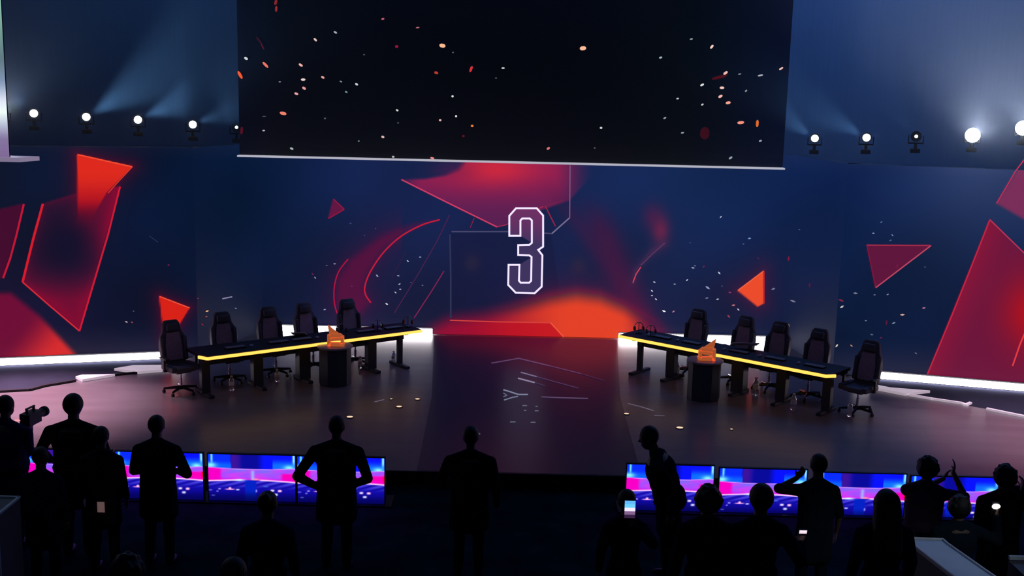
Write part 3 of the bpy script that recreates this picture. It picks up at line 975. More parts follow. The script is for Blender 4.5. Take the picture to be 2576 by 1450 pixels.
for i, (px, py, sz, lb, wt, dr) in enumerate(LAMPS):
    o = mh if i == 0 else copy_tree(mh)
    o['label'] = lb
    base = on_wall(px, 560, -0.55)
    # ray through the lamp, met at the depth just behind the wall line
    d = ray(px, py)
    tt = base.y / d[1]
    lens = Vector((d[0] * tt, d[1] * tt, CAMZ + d[2] * tt))
    zb = lens.z - 0.33
    s = 1.0
    o.location = (lens.x, lens.y, zb)
    o.rotation_euler = (0, 0, -math.atan2(lens.x, lens.y))
    for c in o.children:
        if c.name.startswith('lamp_head'):
            for l in c.children:
                if sz < 0.5:
                    l.data = l.data.copy()
                    l.data.materials[0] = glowdim()
                    l.scale = (0.45, 1, 0.45)
                    l.location = (0, 0, 0.33 * 0.55)
                elif sz > 1.5:
                    l.data = l.data.copy()
                    l.scale = (1.9, 1, 1.9)
                    l.location = (0, -0.01, -0.33 * 0.9)
    v = Vector(dr).normalized()
    src = lens + (Vector((math.copysign(0.13, v.x), -0.08, 0.06)) if sz <= 1.5 else Vector((0, -0.15, 0.02)))
    big = sz > 1.5
    if big or i == 0:
        spot(src, src + Vector((-lens.x * 0.5, -lens.y, 13.0)), 620 if i else 150, (0.75, 0.82, 1.0), 92, 1.0, 0.05)
    spot(src, src + v * 5, wt, (0.66, 0.74, 1.0) if big else (0.22, 0.52, 1.0), 120 if big else 58, 0.9, 0.06)


def truss(A, B, lb):
    A, B = Vector(A), Vector(B)
    d = B - A
    L = d.length
    t = empty('lighting_truss', A, math.atan2(d.y, d.x), lb, 'truss', 'trusses that carry the stage lamps')
    m = MB()
    for y, z in ((-0.14, 0), (0.14, 0), (-0.14, -0.28), (0.14, -0.28)):
        m.cyl((0, y, z), (L, y, z), 0.024, 8)
    n = int(L / 0.5)
    for i in range(n):
        x0, x1 = i * L / n, (i + 1) * L / n
        for y in (-0.14, 0.14):
            m.cyl((x0, y, 0), (x1, y, -0.28), 0.012, 6)
        m.cyl((x0, -0.14, 0), (x0, 0.14, 0), 0.012, 6)
    m.build('truss_frame', M_black, t)
    for f in (0.04, 0.5, 0.96):
        MB().box((f * L, 0, (-A.z - 0.3) / 2 - 0.14), (0.2, 0.2, A.z - 0.28 + 0.0)).build('truss_leg', M_black, t)


tz = 3.86
truss((-13.6, 19.42, tz), (-6.9, 21.4, tz), 'dark truss with lamps behind the left wing of the LED wall')
truss((7.0, 21.2, tz), (14.0, 19.2, tz), 'dark truss with lamps behind the right wing of the LED wall')

# ---- haze hanging behind and above the wall
hz = MB().prism([(-16, 18.6), (-6.35, 21.42), (-5.65, 23.95), (6.15, 23.95), (6.5, 21.25), (16, 18.6), (26, 34.9), (-26, 34.9)], -0.1, 13.5)
hm = bpy.data.materials.new('haze')
hm.use_nodes = True
nt = hm.node_tree
nt.nodes.remove(nt.nodes['Principled BSDF'])
vs_ = nt.nodes.new('ShaderNodeVolumeScatter')
vs_.inputs['Color'].default_value = (0.8, 0.9, 1, 1)
vs_.inputs['Density'].default_value = 0.042
vs_.inputs['Anisotropy'].default_value = 0.35
nt.links.new(vs_.outputs[0], nt.nodes['Material Output'].inputs['Volume'])
ho = hz.build('haze', hm)
tag(ho, 'blue stage haze above and behind the LED wall', 'haze', kind='stuff')


hz2 = MB().prism([(-16, 16.5), (16, 16.5), (16, 18.59), (6.5, 21.24), (6.15, 23.94), (-5.65, 23.94), (-6.35, 21.41), (-16, 18.59)], 4.09, 13.5)
hm2 = hm.copy()
hm2.name = 'thin_haze'
for n_ in hm2.node_tree.nodes:
    if n_.type == 'VOLUME_SCATTER':
        n_.inputs['Density'].default_value = 0.010
        n_.inputs['Anisotropy'].default_value = 0.6
ho2 = hz2.build('haze', hm2)
tag(ho2, 'thin stage haze around the lamps and the hanging screen', 'haze', kind='stuff')


# ------------------------------------------------------------------ desks
def desk(pts, side, legs, lb):
    """pts: front path pixels near end -> far end at z .72; legs: pixel x of legs, widths"""
    F_ = [P(x, y, 0.72) for x, y in pts]
    A, B = F_[1], F_[-1]
    d = (B - A).normalized()
    n = Vector((-d.y, d.x, 0)) if side < 0 else Vector((d.y, -d.x, 0))
    c = (A + B) / 2 + n * 0.36
    t = empty('player_desk', (c.x, c.y, 0), 0, lb, 'desk', 'player desks')
    o3 = Vector((c.x, c.y, 0))
    bk0, bk1 = F_[0] + n * 0.62, B + n * 0.72
    poly = [(p - o3)[:2] for p in (F_ + [bk1, bk0])]
    MB().prism(poly, 0.685, 0.735).build('tabletop', M_table, t)
    m = MB()
    for a, b in zip(F_, F_[1:]):
        dd = b - a
        nn = Vector((dd.y, -dd.x, 0)).normalized()
        if nn.y > 0:
            nn = -nn
        mid = (a + b) / 2 + nn * 0.018 - o3
        m.box((mid.x, mid.y, 0.702), (dd.length + 0.02, 0.03, 0.05), math.atan2(dd.y, dd.x), bev=0.006)
    m.build('light_strip', M_yellow, t)
    m = MB()
    m.box(((A + B) / 2 + n * 0.5 - o3) + Vector((0, 0, -0.16)), ((B - A).length * 0.96, 0.02, 0.2), math.atan2(d.y, d.x))
    m.build('modesty_panel', M_leg, t)
    L = (B - A).length
    for f, w in legs:
        p = A + d * (L * f) + n * 0.3 - o3
        rz = math.atan2(n.y, n.x)
        m = MB()
        m.box((p.x, p.y, 0.36), (w, w * 0.8, 0.65), math.atan2(d.y, d.x), bev=0.01)
        m.box((p.x, p.y, 0.025), (0.62, 0.09, 0.05), rz, bev=0.01)
        m.box((p.x, p.y, 0.665), (0.5, 0.08, 0.04), rz)
        m.build('leg', M_leg, t)
    return A, B, d, n


LA, LB, Ld, Ln = desk([(502, 896), (522, 900), (1060, 831)], -1, [(0.015, 0.15), (0.24, 0.18), (0.45, 0.22), (0.78, 0.18), (0.93, 0.1)], 'long black player desk with glowing yellow front edge, left side')
RA, RB, Rd, Rn = desk([(2100, 943), (2078, 944), (1558, 844)], 1, [(0.02, 0.15), (0.22, 0.18), (0.42, 0.24), (0.76, 0.18), (0.93, 0.1)], 'long black player desk with glowing yellow front edge, right side')


# ------------------------------------------------------------------ gaming chairs
def gaming_chair():
    t = empty('gaming_chair', (0, 0, 0), 0, 'x', 'chair', 'gaming chairs behind the player desks')
    m = MB()
    m.cyl((0, 0, 0.075), (0, 0, 0.13), 0.045)
    for k in range(5):
        a = math.pi / 2 + k * 2 * math.pi / 5 + 0.3
        e = Vector((math.cos(a) * 0.32, math.sin(a) * 0.32, 0.085))
        m.cone((0, 0, 0.115), e, 0.032, 0.02, 8)
    bs = m.build('star_base', M_blackgloss, t, smooth=True)
    for k in range(5):
        a = math.pi / 2 + k * 2 * math.pi / 5 + 0.3
        x, y = math.cos(a) * 0.32, math.sin(a) * 0.32
        c = MB()
        c.cyl((x - 0.022, y, 0.032), (x - 0.006, y, 0.032), 0.03, 14).cyl((x + 0.006, y, 0.032), (x + 0.022, y, 0.032), 0.03, 14)
        c.cyl((x, y, 0.03), (x, y, 0.09), 0.011, 8)
        c.build('caster', M_black, bs)
    MB().cyl((0, 0, 0.12), (0, 0, 0.28), 0.027).cyl((0, 0, 0.28), (0, 0, 0.4), 0.018).build('gas_lift', M_chrome, t)
    m = MB()
    m.box((0, 0, 0.41), (0.3, 0.3, 0.04), bev=0.01)
    m.box((0, 0.02, 0.47), (0.40, 0.48, 0.09), bev=0.035)
    m.box((-0.24, 0.02, 0.49), (0.12, 0.47, 0.11), bev=0.045).box((0.24, 0.02, 0.49), (0.12, 0.47, 0.11), bev=0.045)
    m.build('seat', M_chair, t, smooth=True)
    rt = Matrix.Rotation(math.radians(-9), 3, 'X')
    # backrest outline, leaning back (local -y)
    m = MB()
    out = [(-0.20, 0.0), (-0.25, 0.10), (-0.27, 0.36), (-0.25, 0.52), (-0.19, 0.62), (-0.165, 0.76), (-0.12, 0.82), (0.12, 0.82), (0.165, 0.76), (0.19, 0.62), (0.25, 0.52), (0.27, 0.36), (0.25, 0.10), (0.20, 0.0)]
    m.prism_xz(out, -0.045, 0.045)
    m.box((-0.235, 0.05, 0.30), (0.07, 0.10, 0.44), bev=0.03).box((0.235, 0.05, 0.30), (0.07, 0.10, 0.44), bev=0.03)
    vs = m.bm.verts
    M = Matrix.Translation((0, -0.24, 0.47)) @ Matrix.Rotation(math.radians(9), 4, 'X')
    bmesh.ops.transform(m.bm, matrix=M, verts=list(vs))
    back = m.build('backrest', M_chair, t, smooth=True)
    md = back.modifiers.new('bevel', 'BEVEL')
    md.width = 0.015
    md.segments = 2
    back.modifiers.move(1, 0)
    m = MB()
    m.prism_xz([(-0.16, 0.1), (-0.17, 0.35), (-0.13, 0.60), (0.13, 0.60), (0.17, 0.35), (0.16, 0.1)], 0.03, 0.062)
    bmesh.ops.transform(m.bm, matrix=M, verts=list(m.bm.verts))
    m.build('back_panel', M_chairpanel, back)
    m = MB()
    m.box((0, 0.075, 0.69), (0.26, 0.08, 0.13), bev=0.035)
    bmesh.ops.transform(m.bm, matrix=M, verts=list(m.bm.verts))
    m.build('headrest_pillow', M_chair, t, smooth=True)
    for s in (-1, 1):
        m = MB()
        m.box((s * 0.33, 0.0, 0.56), (0.035, 0.06, 0.22), bev=0.01)
        m.box((s * 0.29, 0.0, 0.45), (0.12, 0.06, 0.03))
        m.box((s * 0.33, 0.02, 0.68), (0.085, 0.27, 0.035), bev=0.012)
        m.build('armrest', M_black, t, smooth=True)
    return t


ch0 = gaming_chair()
used = [False]


def chair(loc, face, label, turn=0.0):
    o = copy_tree(ch0) if used[0] else ch0
    used[0] = True
    o.location = (loc[0], loc[1], 0.0)
    o.rotation_euler = (0, 0, math.atan2(-face[0], face[1]) + turn)
    o['label'] = label
    o.scale = (0.88, 0.92, 0.95)


ordl = ['gaming chair nearest the camera at the left desk, standing past the desk end', 'second gaming chair from the near end of the left desk',
        'gaming chair at the middle of the left desk', 'gaming chair behind the left pedestal, fourth from the near end', 'farthest gaming chair of the left desk, beside the headsets']
for px, lb, tn, ac in zip([452, 576, 692, 788, 893], ordl, [0.1, 0.0, 0.0, 0.1, 0.0], [0.62, 0.86, 0.9, 0.92, 0.86]):
    # chairs sit on a line behind the desk; the pixel column picks the place along it
    best = min((abs(proj(*((LA + Ld * s + Ln * ac)[:2]), 0.9)[0] - px), s) for s in np.linspace(-1.2, 5.0, 400))[1]
    p = LA + Ld * best + Ln * ac
    chair(p, -Ln, lb, tn)
ordr = [s.replace('left', 'right') for s in ordl]
ordr[4] = 'farthest gaming chair of the right desk, near the LED wall'
for px, lb, tn, ac in zip([2166, 2040, 1940, 1852, 1735], ordr, [-0.1, 0.0, 0.0, -0.1, 0.0], [0.62, 0.86, 0.9, 0.92, 0.86]):
    best = min((abs(proj(*((RA + Rd * s + Rn * ac)[:2]), 0.9)[0] - px), s) for s in np.linspace(-1.2, 5.0, 400))[1]
    p = RA + Rd * best + Rn * ac
    chair(p, -Rn, lb, tn)


# ------------------------------------------------------------------ pedestals and orange emblems
def pedestal(px, py, r, h, lb):
    p = P(px, py)
    p.y += r * 0.8
    t = empty('pedestal', p, 0, lb, 'pedestal', 'dark round pedestals in front of the desks')
    MB().lathe([(r * 0.96, 0), (r * 0.98, 0.02), (r * 0.98, h - 0.05), (r * 0.94, h - 0.04)], 10).build('column', M_leg, t)
    MB().lathe([(r * 1.0, h - 0.04), (r * 1.08, h - 0.03), (r * 1.08, h - 0.008), (r * 1.05, h)], 40).build('top_disc', mat('pedestal_top', (0.35, 0.3, 0.34), 0.3), t)
    return p


pl = pedestal(838, 974, 0.29, 0.70, 'dark round pedestal with orange emblem before the left desk')
pr = pedestal(1774, 1012, 0.29, 0.70, 'dark round pedestal with orange emblem before the right desk')


def emblem(p, sgn, z, lb):
    # angular folded emblem: hollow angular base with a slanting spike
    t = empty('orange_emblem', (p.x, p.y, z), 0, lb, 'trophy', 'orange angular emblems on the pedestals')
    t.scale = (1.25, 1.25, 1.2)
    s = sgn
    m = MB()
    m.prism_xz([(-0.13 * s, 0), (0.10 * s, 0), (0.12 * s, 0.05), (-0.09 * s, 0.05)], -0.04, 0.04)
    m.prism_xz([(-0.13 * s, 0), (-0.085 * s, 0), (-0.085 * s, 0.16), (-0.13 * s, 0.17)], -0.04, 0.04)
    m.prism_xz([(-0.085 * s, 0.075), (0.06 * s, 0.09), (0.06 * s, 0.135), (-0.085 * s, 0.12)], -0.035, 0.035)
    m.prism_xz([(-0.085 * s, 0.13), (0.10 * s, 0.14), (0.05 * s, 0.185), (-0.085 * s, 0.19)], -0.04, 0.04)
    m.prism_xz([(0.06 * s, 0.03), (0.10 * s, 0.05), (0.10 * s, 0.15), (0.06 * s, 0.15)], -0.04, 0.04)
    m.build('emblem_body', M_orange, t)
    MB().prism_xz([(-0.10 * s, 0.18), (0.03 * s, 0.185), (-0.055 * s, 0.25), (-0.125 * s, 0.31)], -0.03, 0.03).build('emblem_spike', M_orange, t)


emblem(pl + Vector((0.04, -0.05, 0)), 1, 0.7005, 'orange angular emblem on the left pedestal, spike leaning left')
emblem(pr + Vector((0.0, -0.05, 0)), -1, 0.7005, 'orange angular emblem on the right pedestal, spike leaning right')


# ------------------------------------------------------------------ things on and under the desks
def desk_point(A, d, n, px, across, z=0.735):
    s = min((abs(proj(*((A + d * s + n * across)[:2]), z)[0] - px), s) for s in np.linspace(-0.5, 4.8, 400))[1]
    p = A + d * s + n * across
    return Vector((p.x, p.y, z))


M_phone = mat('headset_plastic', (0.30, 0.30, 0.36), 0.35)
hs = empty('headset', (0, 0, 0), 0, 'x', 'headset', 'headsets standing on the desks')
m = MB()
m.tube([(0.085 * math.cos(a), 0, 0.13 + 0.085 * math.sin(a)) for a in np.linspace(math.pi * 1.02, -0.02 * math.pi, 16)], 0.008, 8)
hb = m.build('headband', M_phone, hs, smooth=True)
for s in (-1, 1):
    MB().cyl((s * 0.07, 0, 0.1), (s * 0.10, 0, 0.1), 0.042, 18).build('ear_cup', M_black, hs, smooth=True)
MB().cyl((0, 0, 0.0), (0, 0, 0.012), 0.06, 20).cyl((0, 0, 0.01), (0, 0, 0.21), 0.008, 8).build('stand', M_black, hs, smooth=True)
first = True
for (A, d, n, px, ac, lb) in [(LA, Ld, Ln, 858, 0.3, 'headset on the left desk in front of the short light strip gap'), (LA, Ld, Ln, 950, 0.3, 'headset on the left desk behind the second leg from the far end'),
                              (LA, Ld, Ln, 1026, 0.3, 'headset nearest the far end of the left desk'), (RA, Rd, Rn, 1607, 0.35, 'headset lying nearest the far end of the right desk'),
                              (RA, Rd, Rn, 1636, 0.3, 'second headset from the far end of the right desk')]:
    o = hs if first else copy_tree(hs)
    first = False
    o.location = desk_point(A, d, n, px, ac)
    o.rotation_euler = (0, 0, random.uniform(-0.5, 0.5))
    o['label'] = lb

M_key = mat('grey_plastic', (0.38, 0.38, 0.43), 0.35)
M_paper = mat('white_plastic', (0.85, 0.8, 0.85), 0.4)


def keyboard():
    t = empty('keyboard', (0, 0, 0), 0, 'x', 'keyboard', 'keyboards on the desks')
    MB().box((0, 0, 0.011), (0.36, 0.13, 0.022), bev=0.005).build('keyboard_case', M_black, t)
    m = MB()
    for r in range(5):
        for c in range(14):
            m.box((-0.163 + c * 0.025, -0.048 + r * 0.024, 0.026), (0.02, 0.019, 0.01))
    m.build('keys', M_key, t)
    return t


def mouse():
    t = empty('computer_mouse', (0, 0, 0), 0, 'x', 'mouse', 'computer mice on the desks')
    MB().ball((0, 0, 0.012), (0.032, 0.058, 0.026)).build('mouse_shell', M_key, t, smooth=True)
    MB().cyl((-0.004, 0.03, 0.036), (0.004, 0.03, 0.036), 0.008, 10).build('scroll_wheel', M_black, t)
    return t


kb, ms = keyboard(), mouse()
ctn = ['at the near end', 'second from the near end', 'in the middle', 'second from the far end', 'at the far end']
fk = True
for (A, d, n, cxs, side) in [(LA, Ld, Ln, [592, 700, 760, 920, 990], 'left'), (RA, Rd, Rn, [2050, 1950, 1860, 1740, 1665], 'right')]:
    rz = math.atan2(d.y, d.x)
    for px, nm in zip(cxs, ctn):
        k_ = kb if fk else copy_tree(kb)
        m_ = ms if fk else copy_tree(ms)
        fk = False
        p = desk_point(A, d, n, px, 0.34)
        k_.location = p
        k_.rotation_euler = (0, 0, rz)
        k_['label'] = 'black keyboard with grey keys on the %s desk, %s' % (side, nm)
        q = p + d * 0.3
        m_.location = (q.x, q.y, 0.735)
        m_.rotation_euler = (0, 0, rz)
        m_['label'] = 'small grey computer mouse on the %s desk, %s' % (side, nm)

# pale open lids behind the desks
for (A, d, n, px, w, lb, dz) in [(LA, Ld, Ln, 752, 0.26, 'pale sheet standing on the left desk below the light strip', 0.05), (RA, Rd, Rn, 1872, 0.48, 'white sheet lying tilted on the right desk below the light strip', 0.10)]:
    p = desk_point(A, d, n, px, 0.62)
    o = MB().box((0, 0, 0), (w, 0.24, 0.012), m=Euler((math.radians(-22), 0, 0)).to_matrix(), bev=0.003).build('white_board', M_paper, None, loc=p + Vector((0, 0, dz)))
    tag(o, lb, 'board', 'white boards on the desks')

# ---- water bottles
M_bottle = mat('clear_plastic', (0.95, 0.95, 1.0), 0.08, trans=0.85)
bt = empty('water_bottle', (0, 0, 0), 0, 'x', 'bottle', 'water bottles standing on the stage floor')
MB().lathe([(0.030, 0), (0.036, 0.01), (0.036, 0.07), (0.032, 0.09), (0.036, 0.11), (0.036, 0.17), (0.028, 0.21), (0.014, 0.235), (0.014, 0.25)], 18).build('bottle_body', M_bottle, bt, smooth=True)
MB().cyl((0, 0, 0.25), (0, 0, 0.27), 0.017, 14).build('cap', M_paper, bt)
MB().lathe([(0.0375, 0.105), (0.0375, 0.165)], 18).build('label_band', M_paper, bt)
first = True
for px, py, sc_, lb in [(583, 984, 1.0, 'clear water bottle on the floor under the near half of the left desk'), (697, 962, 0.9, 'clear water bottle beside the middle leg of the left desk'), (906, 928, 0.9, 'clear water bottle right of the left pedestal'),
                        (990, 914, 0.9, 'clear water bottle beside the far foot of the left desk'), (1703, 948, 1.0, 'clear water bottle on the floor left of the right pedestal'), (1900, 997, 1.25, 'clear water bottle before the middle leg of the right desk'),
                        (1995, 1034, 1.1, 'clear water bottle under the near half of the right desk'), (2137, 1050, 1.0, 'clear water bottle in front of the rightmost chair')]:
    o = bt if first else copy_tree(bt)
    first = False
    o.location = P(px, py, 0.001)
    o.scale = (sc_ * 1.2, sc_ * 1.2, sc_)
    o['label'] = lb

# ---- small glowing discs added for the bright glints on the stage floor
pk = empty('floor_glint', (0, 0, 0), 0, 'x', 'floor glint', 'small glowing discs for glints on the stage floor')
MB().lathe([(0.055, 0), (0.055, 0.008), (0.05, 0.012)], 20).build('glint_rim', M_black, pk)
MB().lathe([(0.045, 0.006), (0.045, 0.013), (0.035, 0.016)], 20).build('glint_disc', mat('glint_glow', (0.8, 0.7, 0.5), 0.4, emit=(1.0, 0.72, 0.45), estr=1.0), pk)
first = True
for px, py, s, lb in [(880, 1051, 1.0, 'floor glint disc nearest the person with hands on hips'), (1004, 1025, 0.95, 'floor glint disc between the left desk and the runway, lower of three'),
                      (1050, 1006, 0.8, 'floor glint disc at the left edge of the runway'), (984, 1006, 0.45, 'tiny floor glint disc left of the runway, near the desk'), (1576, 1043, 0.85, 'floor glint disc at the right edge of the runway'), (1710, 1078, 1.1, 'floor glint disc in front of the right pedestal'),
                      (1840, 1082, 0.45, 'faint floor glint disc right of the others down stage')]:
    o = pk if first else copy_tree(pk)
    first = False
    o.location = P(px, py, 0.0005)
    o.scale = (s * 1.1, s, 1)
    o['label'] = lb
for i, (pts, lb) in enumerate([([(1580, 1016), (1612, 1024), (1644, 1034)], 'thin pale tape line right of the runway, slanting'), ([(1646, 1046), (1672, 1047)], 'short pale tape mark right of the runway'), ([(942, 1012), (966, 1006)], 'short pale tape mark left of the runway')]):
    m = MB()
    for a, b in zip(pts, pts[1:]):
        A, B = P(*a), P(*b)
        dd = B - A
        m.box(((A + B) / 2) + Vector((0, 0, 0.0015)), (dd.length, 0.035, 0.002), math.atan2(dd.y, dd.x))
    o = m.build('floor_tape', mat('pale_tape', (0.8, 0.78, 0.85), 0.3, emit=(0.3, 0.25, 0.33), estr=0.25), None)  # tape has a weak emission that keeps it pale
    tag(o, lb, 'tape', 'tape marks on the stage')


# ------------------------------------------------------------------ televisions in front of the stage
def tv_rgb(U, V):
    x = U
    y = 1 - V  # 0 top
    c = np.zeros(x.shape + (3,))
    c[:] = (6, 12, 150)
    # upper band
    c = mix(c, (8, 40, 250), smooth(0.26, 0.25, x) * 1.0)
    c = mix(c, (10, 90, 245), smooth(0.12, 0.24, y) * smooth(0.27, 0.26, x))
    c = mix(c, (60, 16, 140), smooth(0.255, 0.27, x) * smooth(0.44, 0.3, x) * 0.9)
    c = mix(c, (8, 8, 140), smooth(0.35, 0.42, x) * smooth(0.62, 0.55, x))
    c = mix(c, (8, 16, 235), smooth(0.55, 0.66, x))
    c = mix(c, (12, 100, 240), smooth(0.74, 0.745, x) * smooth(0.05, 0.22, y))
    for gx, gy in ((0.03, 0.23), (0.93, 0.26)):
        c = mix(c, (130, 230, 255), np.exp(-(((x - gx) / 0.06) ** 2 + ((y - gy) / 0.055) ** 2)))
    c = mix(c, (110, 220, 255), np.exp(-((x - 0.04) / 0.012) ** 2) * smooth(0.25, 0.1, y))
    c = mix(c, (140, 240, 240), np.exp(-((x - 0.985) / 0.014) ** 2) * smooth(0.25, 0.1, y))
    # middle magenta band
    top = 0.27 + 0.03 * np.sin(np.clip(x, 0, 1) * math.pi)
    bot = 0.565 - 0.035 * np.sin(np.clip(x, 0, 1) * math.pi)
    b = smooth(top - 0.008, top + 0.008, y)
    rip = 0.5 + 0.5 * np.sin(x * 21 + np.sin(y * 33) * 1.4 + y * 16)
    mid = np.zeros_like(c)
    mid[:] = (150, 70, 235)
    mid = mix(mid, (215, 50, 215), rip * 0.6)
    mid = mix(mid, (105, 105, 225), np.exp(-(((x - 0.35) / 0.14) ** 2 + ((y - 0.33) / 0.05) ** 2)) * 0.7)
    mid = mix(mid, (105, 105, 225), np.exp(-(((x - 0.66) / 0.12) ** 2 + ((y - 0.35) / 0.06) ** 2)) * 0.7)
    mid = mix(mid, (226, 0, 180), smooth(0.17, 0.12, x))
    mid = mix(mid, (228, 0, 168), smooth(0.82, 0.87, x) * smooth(0.36, 0.41, y))
    mid = mix(mid, (220, 0, 90), smooth(0.5, 0.56, y) * smooth(0.25, 0.1, x))
    mid = mix(mid, (235, 0, 60), smooth(0.97, 1.0, x) * smooth(0.36, 0.4, y))
    mid = mix(mid, (225, 0, 200), smooth(0.46, 0.54, y) * 0.6)
    mid = mix(mid, (150, 160, 250), np.exp(-((x - 0.51) / 0.02) ** 2) * smooth(0.3, 0.36, y))
    mid = mix(mid, (255, 150, 150), np.exp(-(((x - 0.545) / 0.04) ** 2 + ((y - 0.52) / 0.025) ** 2)))
    c = c * (1 - b[..., None]) + mid * b[..., None]
    c = mix(c, (215, 160, 250), np.exp(-((y - top - 0.006) / 0.007) ** 2) * 0.8)
    # floor
    b = smooth(bot - 0.006, bot + 0.006, y)
    fl = np.zeros_like(c)
    fl[:] = (14, 8, 150)
    fl = mix(fl, (80, 70, 220), smooth(0.75, 0.6, y) * (0.4 + 0.4 * np.sin(x * 30 + y * 60)))
    fl = mix(fl, (4, 30, 180), smooth(0.41, 0.43, x) * smooth(0.56, 0.54, x))
    fl = mix(fl, (2, 2, 70), smooth(0.72, 0.95, y) * 0.8)
    c = c * (1 - b[..., None]) + fl * b[..., None]
    c = mix(c, (255, 215, 245), np.exp(-((y - bot) / 0.013) ** 2) * (smooth(0.4, 0.34, x) + smooth(0.56, 0.62, x)))
    c = mix(c, (200, 240, 250), np.exp(-((y - bot) / 0.02) ** 2) * np.exp(-((x - 0.36) / 0.06) ** 2))
    for gx, gy, a, h, cl in [(0.245, 0.735, 0.055, 0.012, (255, 160, 220)), (0.245, 0.715, 0.015, 0.022, (255, 190, 230)), (0.335, 0.74, 0.02, 0.014, (190, 190, 240)), (0.125, 0.73, 0.016, 0.014, (150, 130, 230)), (0.735, 0.745, 0.022, 0.022, (230, 210, 245)), (0.82, 0.75, 0.022, 0.024, (255, 190, 225)),
                             (0.775, 0.83, 0.022, 0.024, (200, 200, 245)), (0.05, 0.87, 0.02, 0.012, (80, 80, 190)), (0.55, 0.76, 0.01, 0.03, (130, 120, 230)), (0.1, 0.78, 0.012, 0.016, (110, 100, 220)), (0.66, 0.66, 0.03, 0.014, (60, 90, 200)), (0.02, 0.76, 0.02, 0.014, (90, 90, 200))]:
        c = mix(c, cl, np.exp(-(((x - gx) / a) ** 4 + ((y - gy) / h) ** 4)))
    return c


def television(wd, ht):
    t = empty('television', (0, 0, 0), 0, 'x', 'television', 'televisions showing the stage in front of the audience')
    MB().box((0, -0.03, ht / 2), (wd + 0.03, 0.05, ht + 0.03), bev=0.006).build('housing', M_black, t)
    pc = Picture()
    nx, nz = 130, 76
    u = np.linspace(0, 1, nx + 1)
    v = np.linspace(0, 1, nz + 1)
    U, V = np.meshgrid(u, v)
    faces = []
    for j in range(nz):
        b = j * (nx + 1)
        faces += [(b + i, b + i + 1, b + i + nx + 2, b + i + nx + 1) for i in range(nx)]
    pc.add(np.stack([(U - 0.5) * wd, 0 * U - 0.058, V * ht], -1).reshape(-1, 3), faces, lin(np.clip(tv_rgb(U, V), 0, 255)).reshape(-1, 3))
    pc.build('screen', M_tv, t)
    MB().box((0, 0.06, -0.04), (0.3, 0.3, 0.02)).box((0, 0.03, 0.1), (0.1, 0.06, 0.3)).build('stand', M_black, t)
    return t


TVY = 13.9
tl = [(60, 1131, 'television at the far left, mostly hidden by people'), (290, 1137, 'television left of the leftmost fully visible one, cut by a dark figure'), (523, 1143, 'fully visible television left of the person with a hand on the hip'), (748, 1149, 'television behind the person with a hand on the hip'),
      (1578, 1169, 'television behind the tall person leaning right of the runway'), (1812, 1179, 'television behind the two round heads, left of the raised elbow'), (2062, 1190, 'television behind the long haired head on the right'), (2294, 1199, 'rightmost television, behind the person with raised arms')]
ps = [PY(x, y, TVY) for x, y, _ in tl]
tw = PY(742, 1149, TVY).x - PY(523, 1143, TVY).x
th_ = 125 / 220 * tw
tv0 = television(tw, th_)
for i, ((x, y, lb), p) in enumerate(zip(tl, ps)):
    o = tv0 if i == 0 else copy_tree(tv0)
    o.location = (p.x + tw / 2, TVY + 0.058, p.z - th_)
    o['label'] = lb
tzb = ps[2].z - th_
MB_ = []
for x0, x1, lb in [(ps[0].x - 0.1, ps[3].x + tw + 0.1, 'low black plinth carrying the left televisions'), (ps[4].x - 0.1, ps[7].x + tw + 0.1, 'low black plinth carrying the right televisions')]:
    zt = min(p.z for p in ps) - th_ - 0.052
    if zt < -0.18:
        zt = -0.18
    o = MB().box(((x0 + x1) / 2, TVY + 0.12, (zt - 0.2) / 2), (x1 - x0, 0.42, max(0.02, zt + 0.2))).build('plinth', M_black)
    tag(o, lb, 'plinth', 'black plinths')

# ------------------------------------------------------------------ people
M_skin = mat('skin', (0.20, 0.12, 0.09), 0.6)
M_hair = mat('dark_hair', (0.012, 0.010, 0.012), 0.6, bump=0.5, nscale=80, stretch=(1, 1, 0.2))
M_shoe = mat('black_shoe', (0.01, 0.01, 0.012), 0.5)
M_jean = mat('dark_trousers', (0.012, 0.022, 0.04), 0.85, bump=0.2, nscale=90)


def cloth(name, c):
    return mat(name, c, 0.85, bump=0.25, nscale=40)


def V3(*a):
    return Vector(a)


def hand(m, wr, d, palm_n, side, curl, k):
    """palm, four fingers of different length and a thumb; d = direction of the fingers, palm_n = out of the palm"""
    d = Vector(d).normalized()
    n = Vector(palm_n)
    n = (n - d * n.dot(d)).normalized()
    x = d.cross(n).normalized() * side
    fr = Matrix((x, d, n)).transposed()
    pc = wr + d * 0.052 * k
    m.ball(pc, (0.040 * k, 0.052 * k, 0.016 * k), m=fr)
    for i, (off, ln) in enumerate([(-0.030, 0.066), (-0.010, 0.076), (0.011, 0.071), (0.031, 0.056)]):
        p = wr + d * (0.088 - abs(i - 1.3) * 0.004) * k + x * off * k
        ang = 0.15 + curl * 0.35
        dd = (d + x * off * 2.0).normalized()
        for j, f in enumerate((0.45, 0.32, 0.23)):
            dv = (dd * math.cos(ang) + n * math.sin(ang)).normalized()
            q = p + dv * ln * f * k
            m.cap(p, q, (0.0098 - j * 0.0012) * k, (0.0090 - j * 0.0012) * k, 8)
            p = q
            ang += curl * 0.9 + 0.08
    b = wr + d * 0.022 * k - x * 0.028 * k
    t1 = b + (d * 0.7 - x * 0.9 + n * 0.35).normalized() * 0.036 * k
    t2 = t1 + (d * 1.0 - x * 0.35 + n * 0.45).normalized() * 0.030 * k
    m.cap(b, t1, 0.0125 * k, 0.0105 * k, 8)
    m.cap(t1, t2, 0.0105 * k, 0.0085 * k, 8)


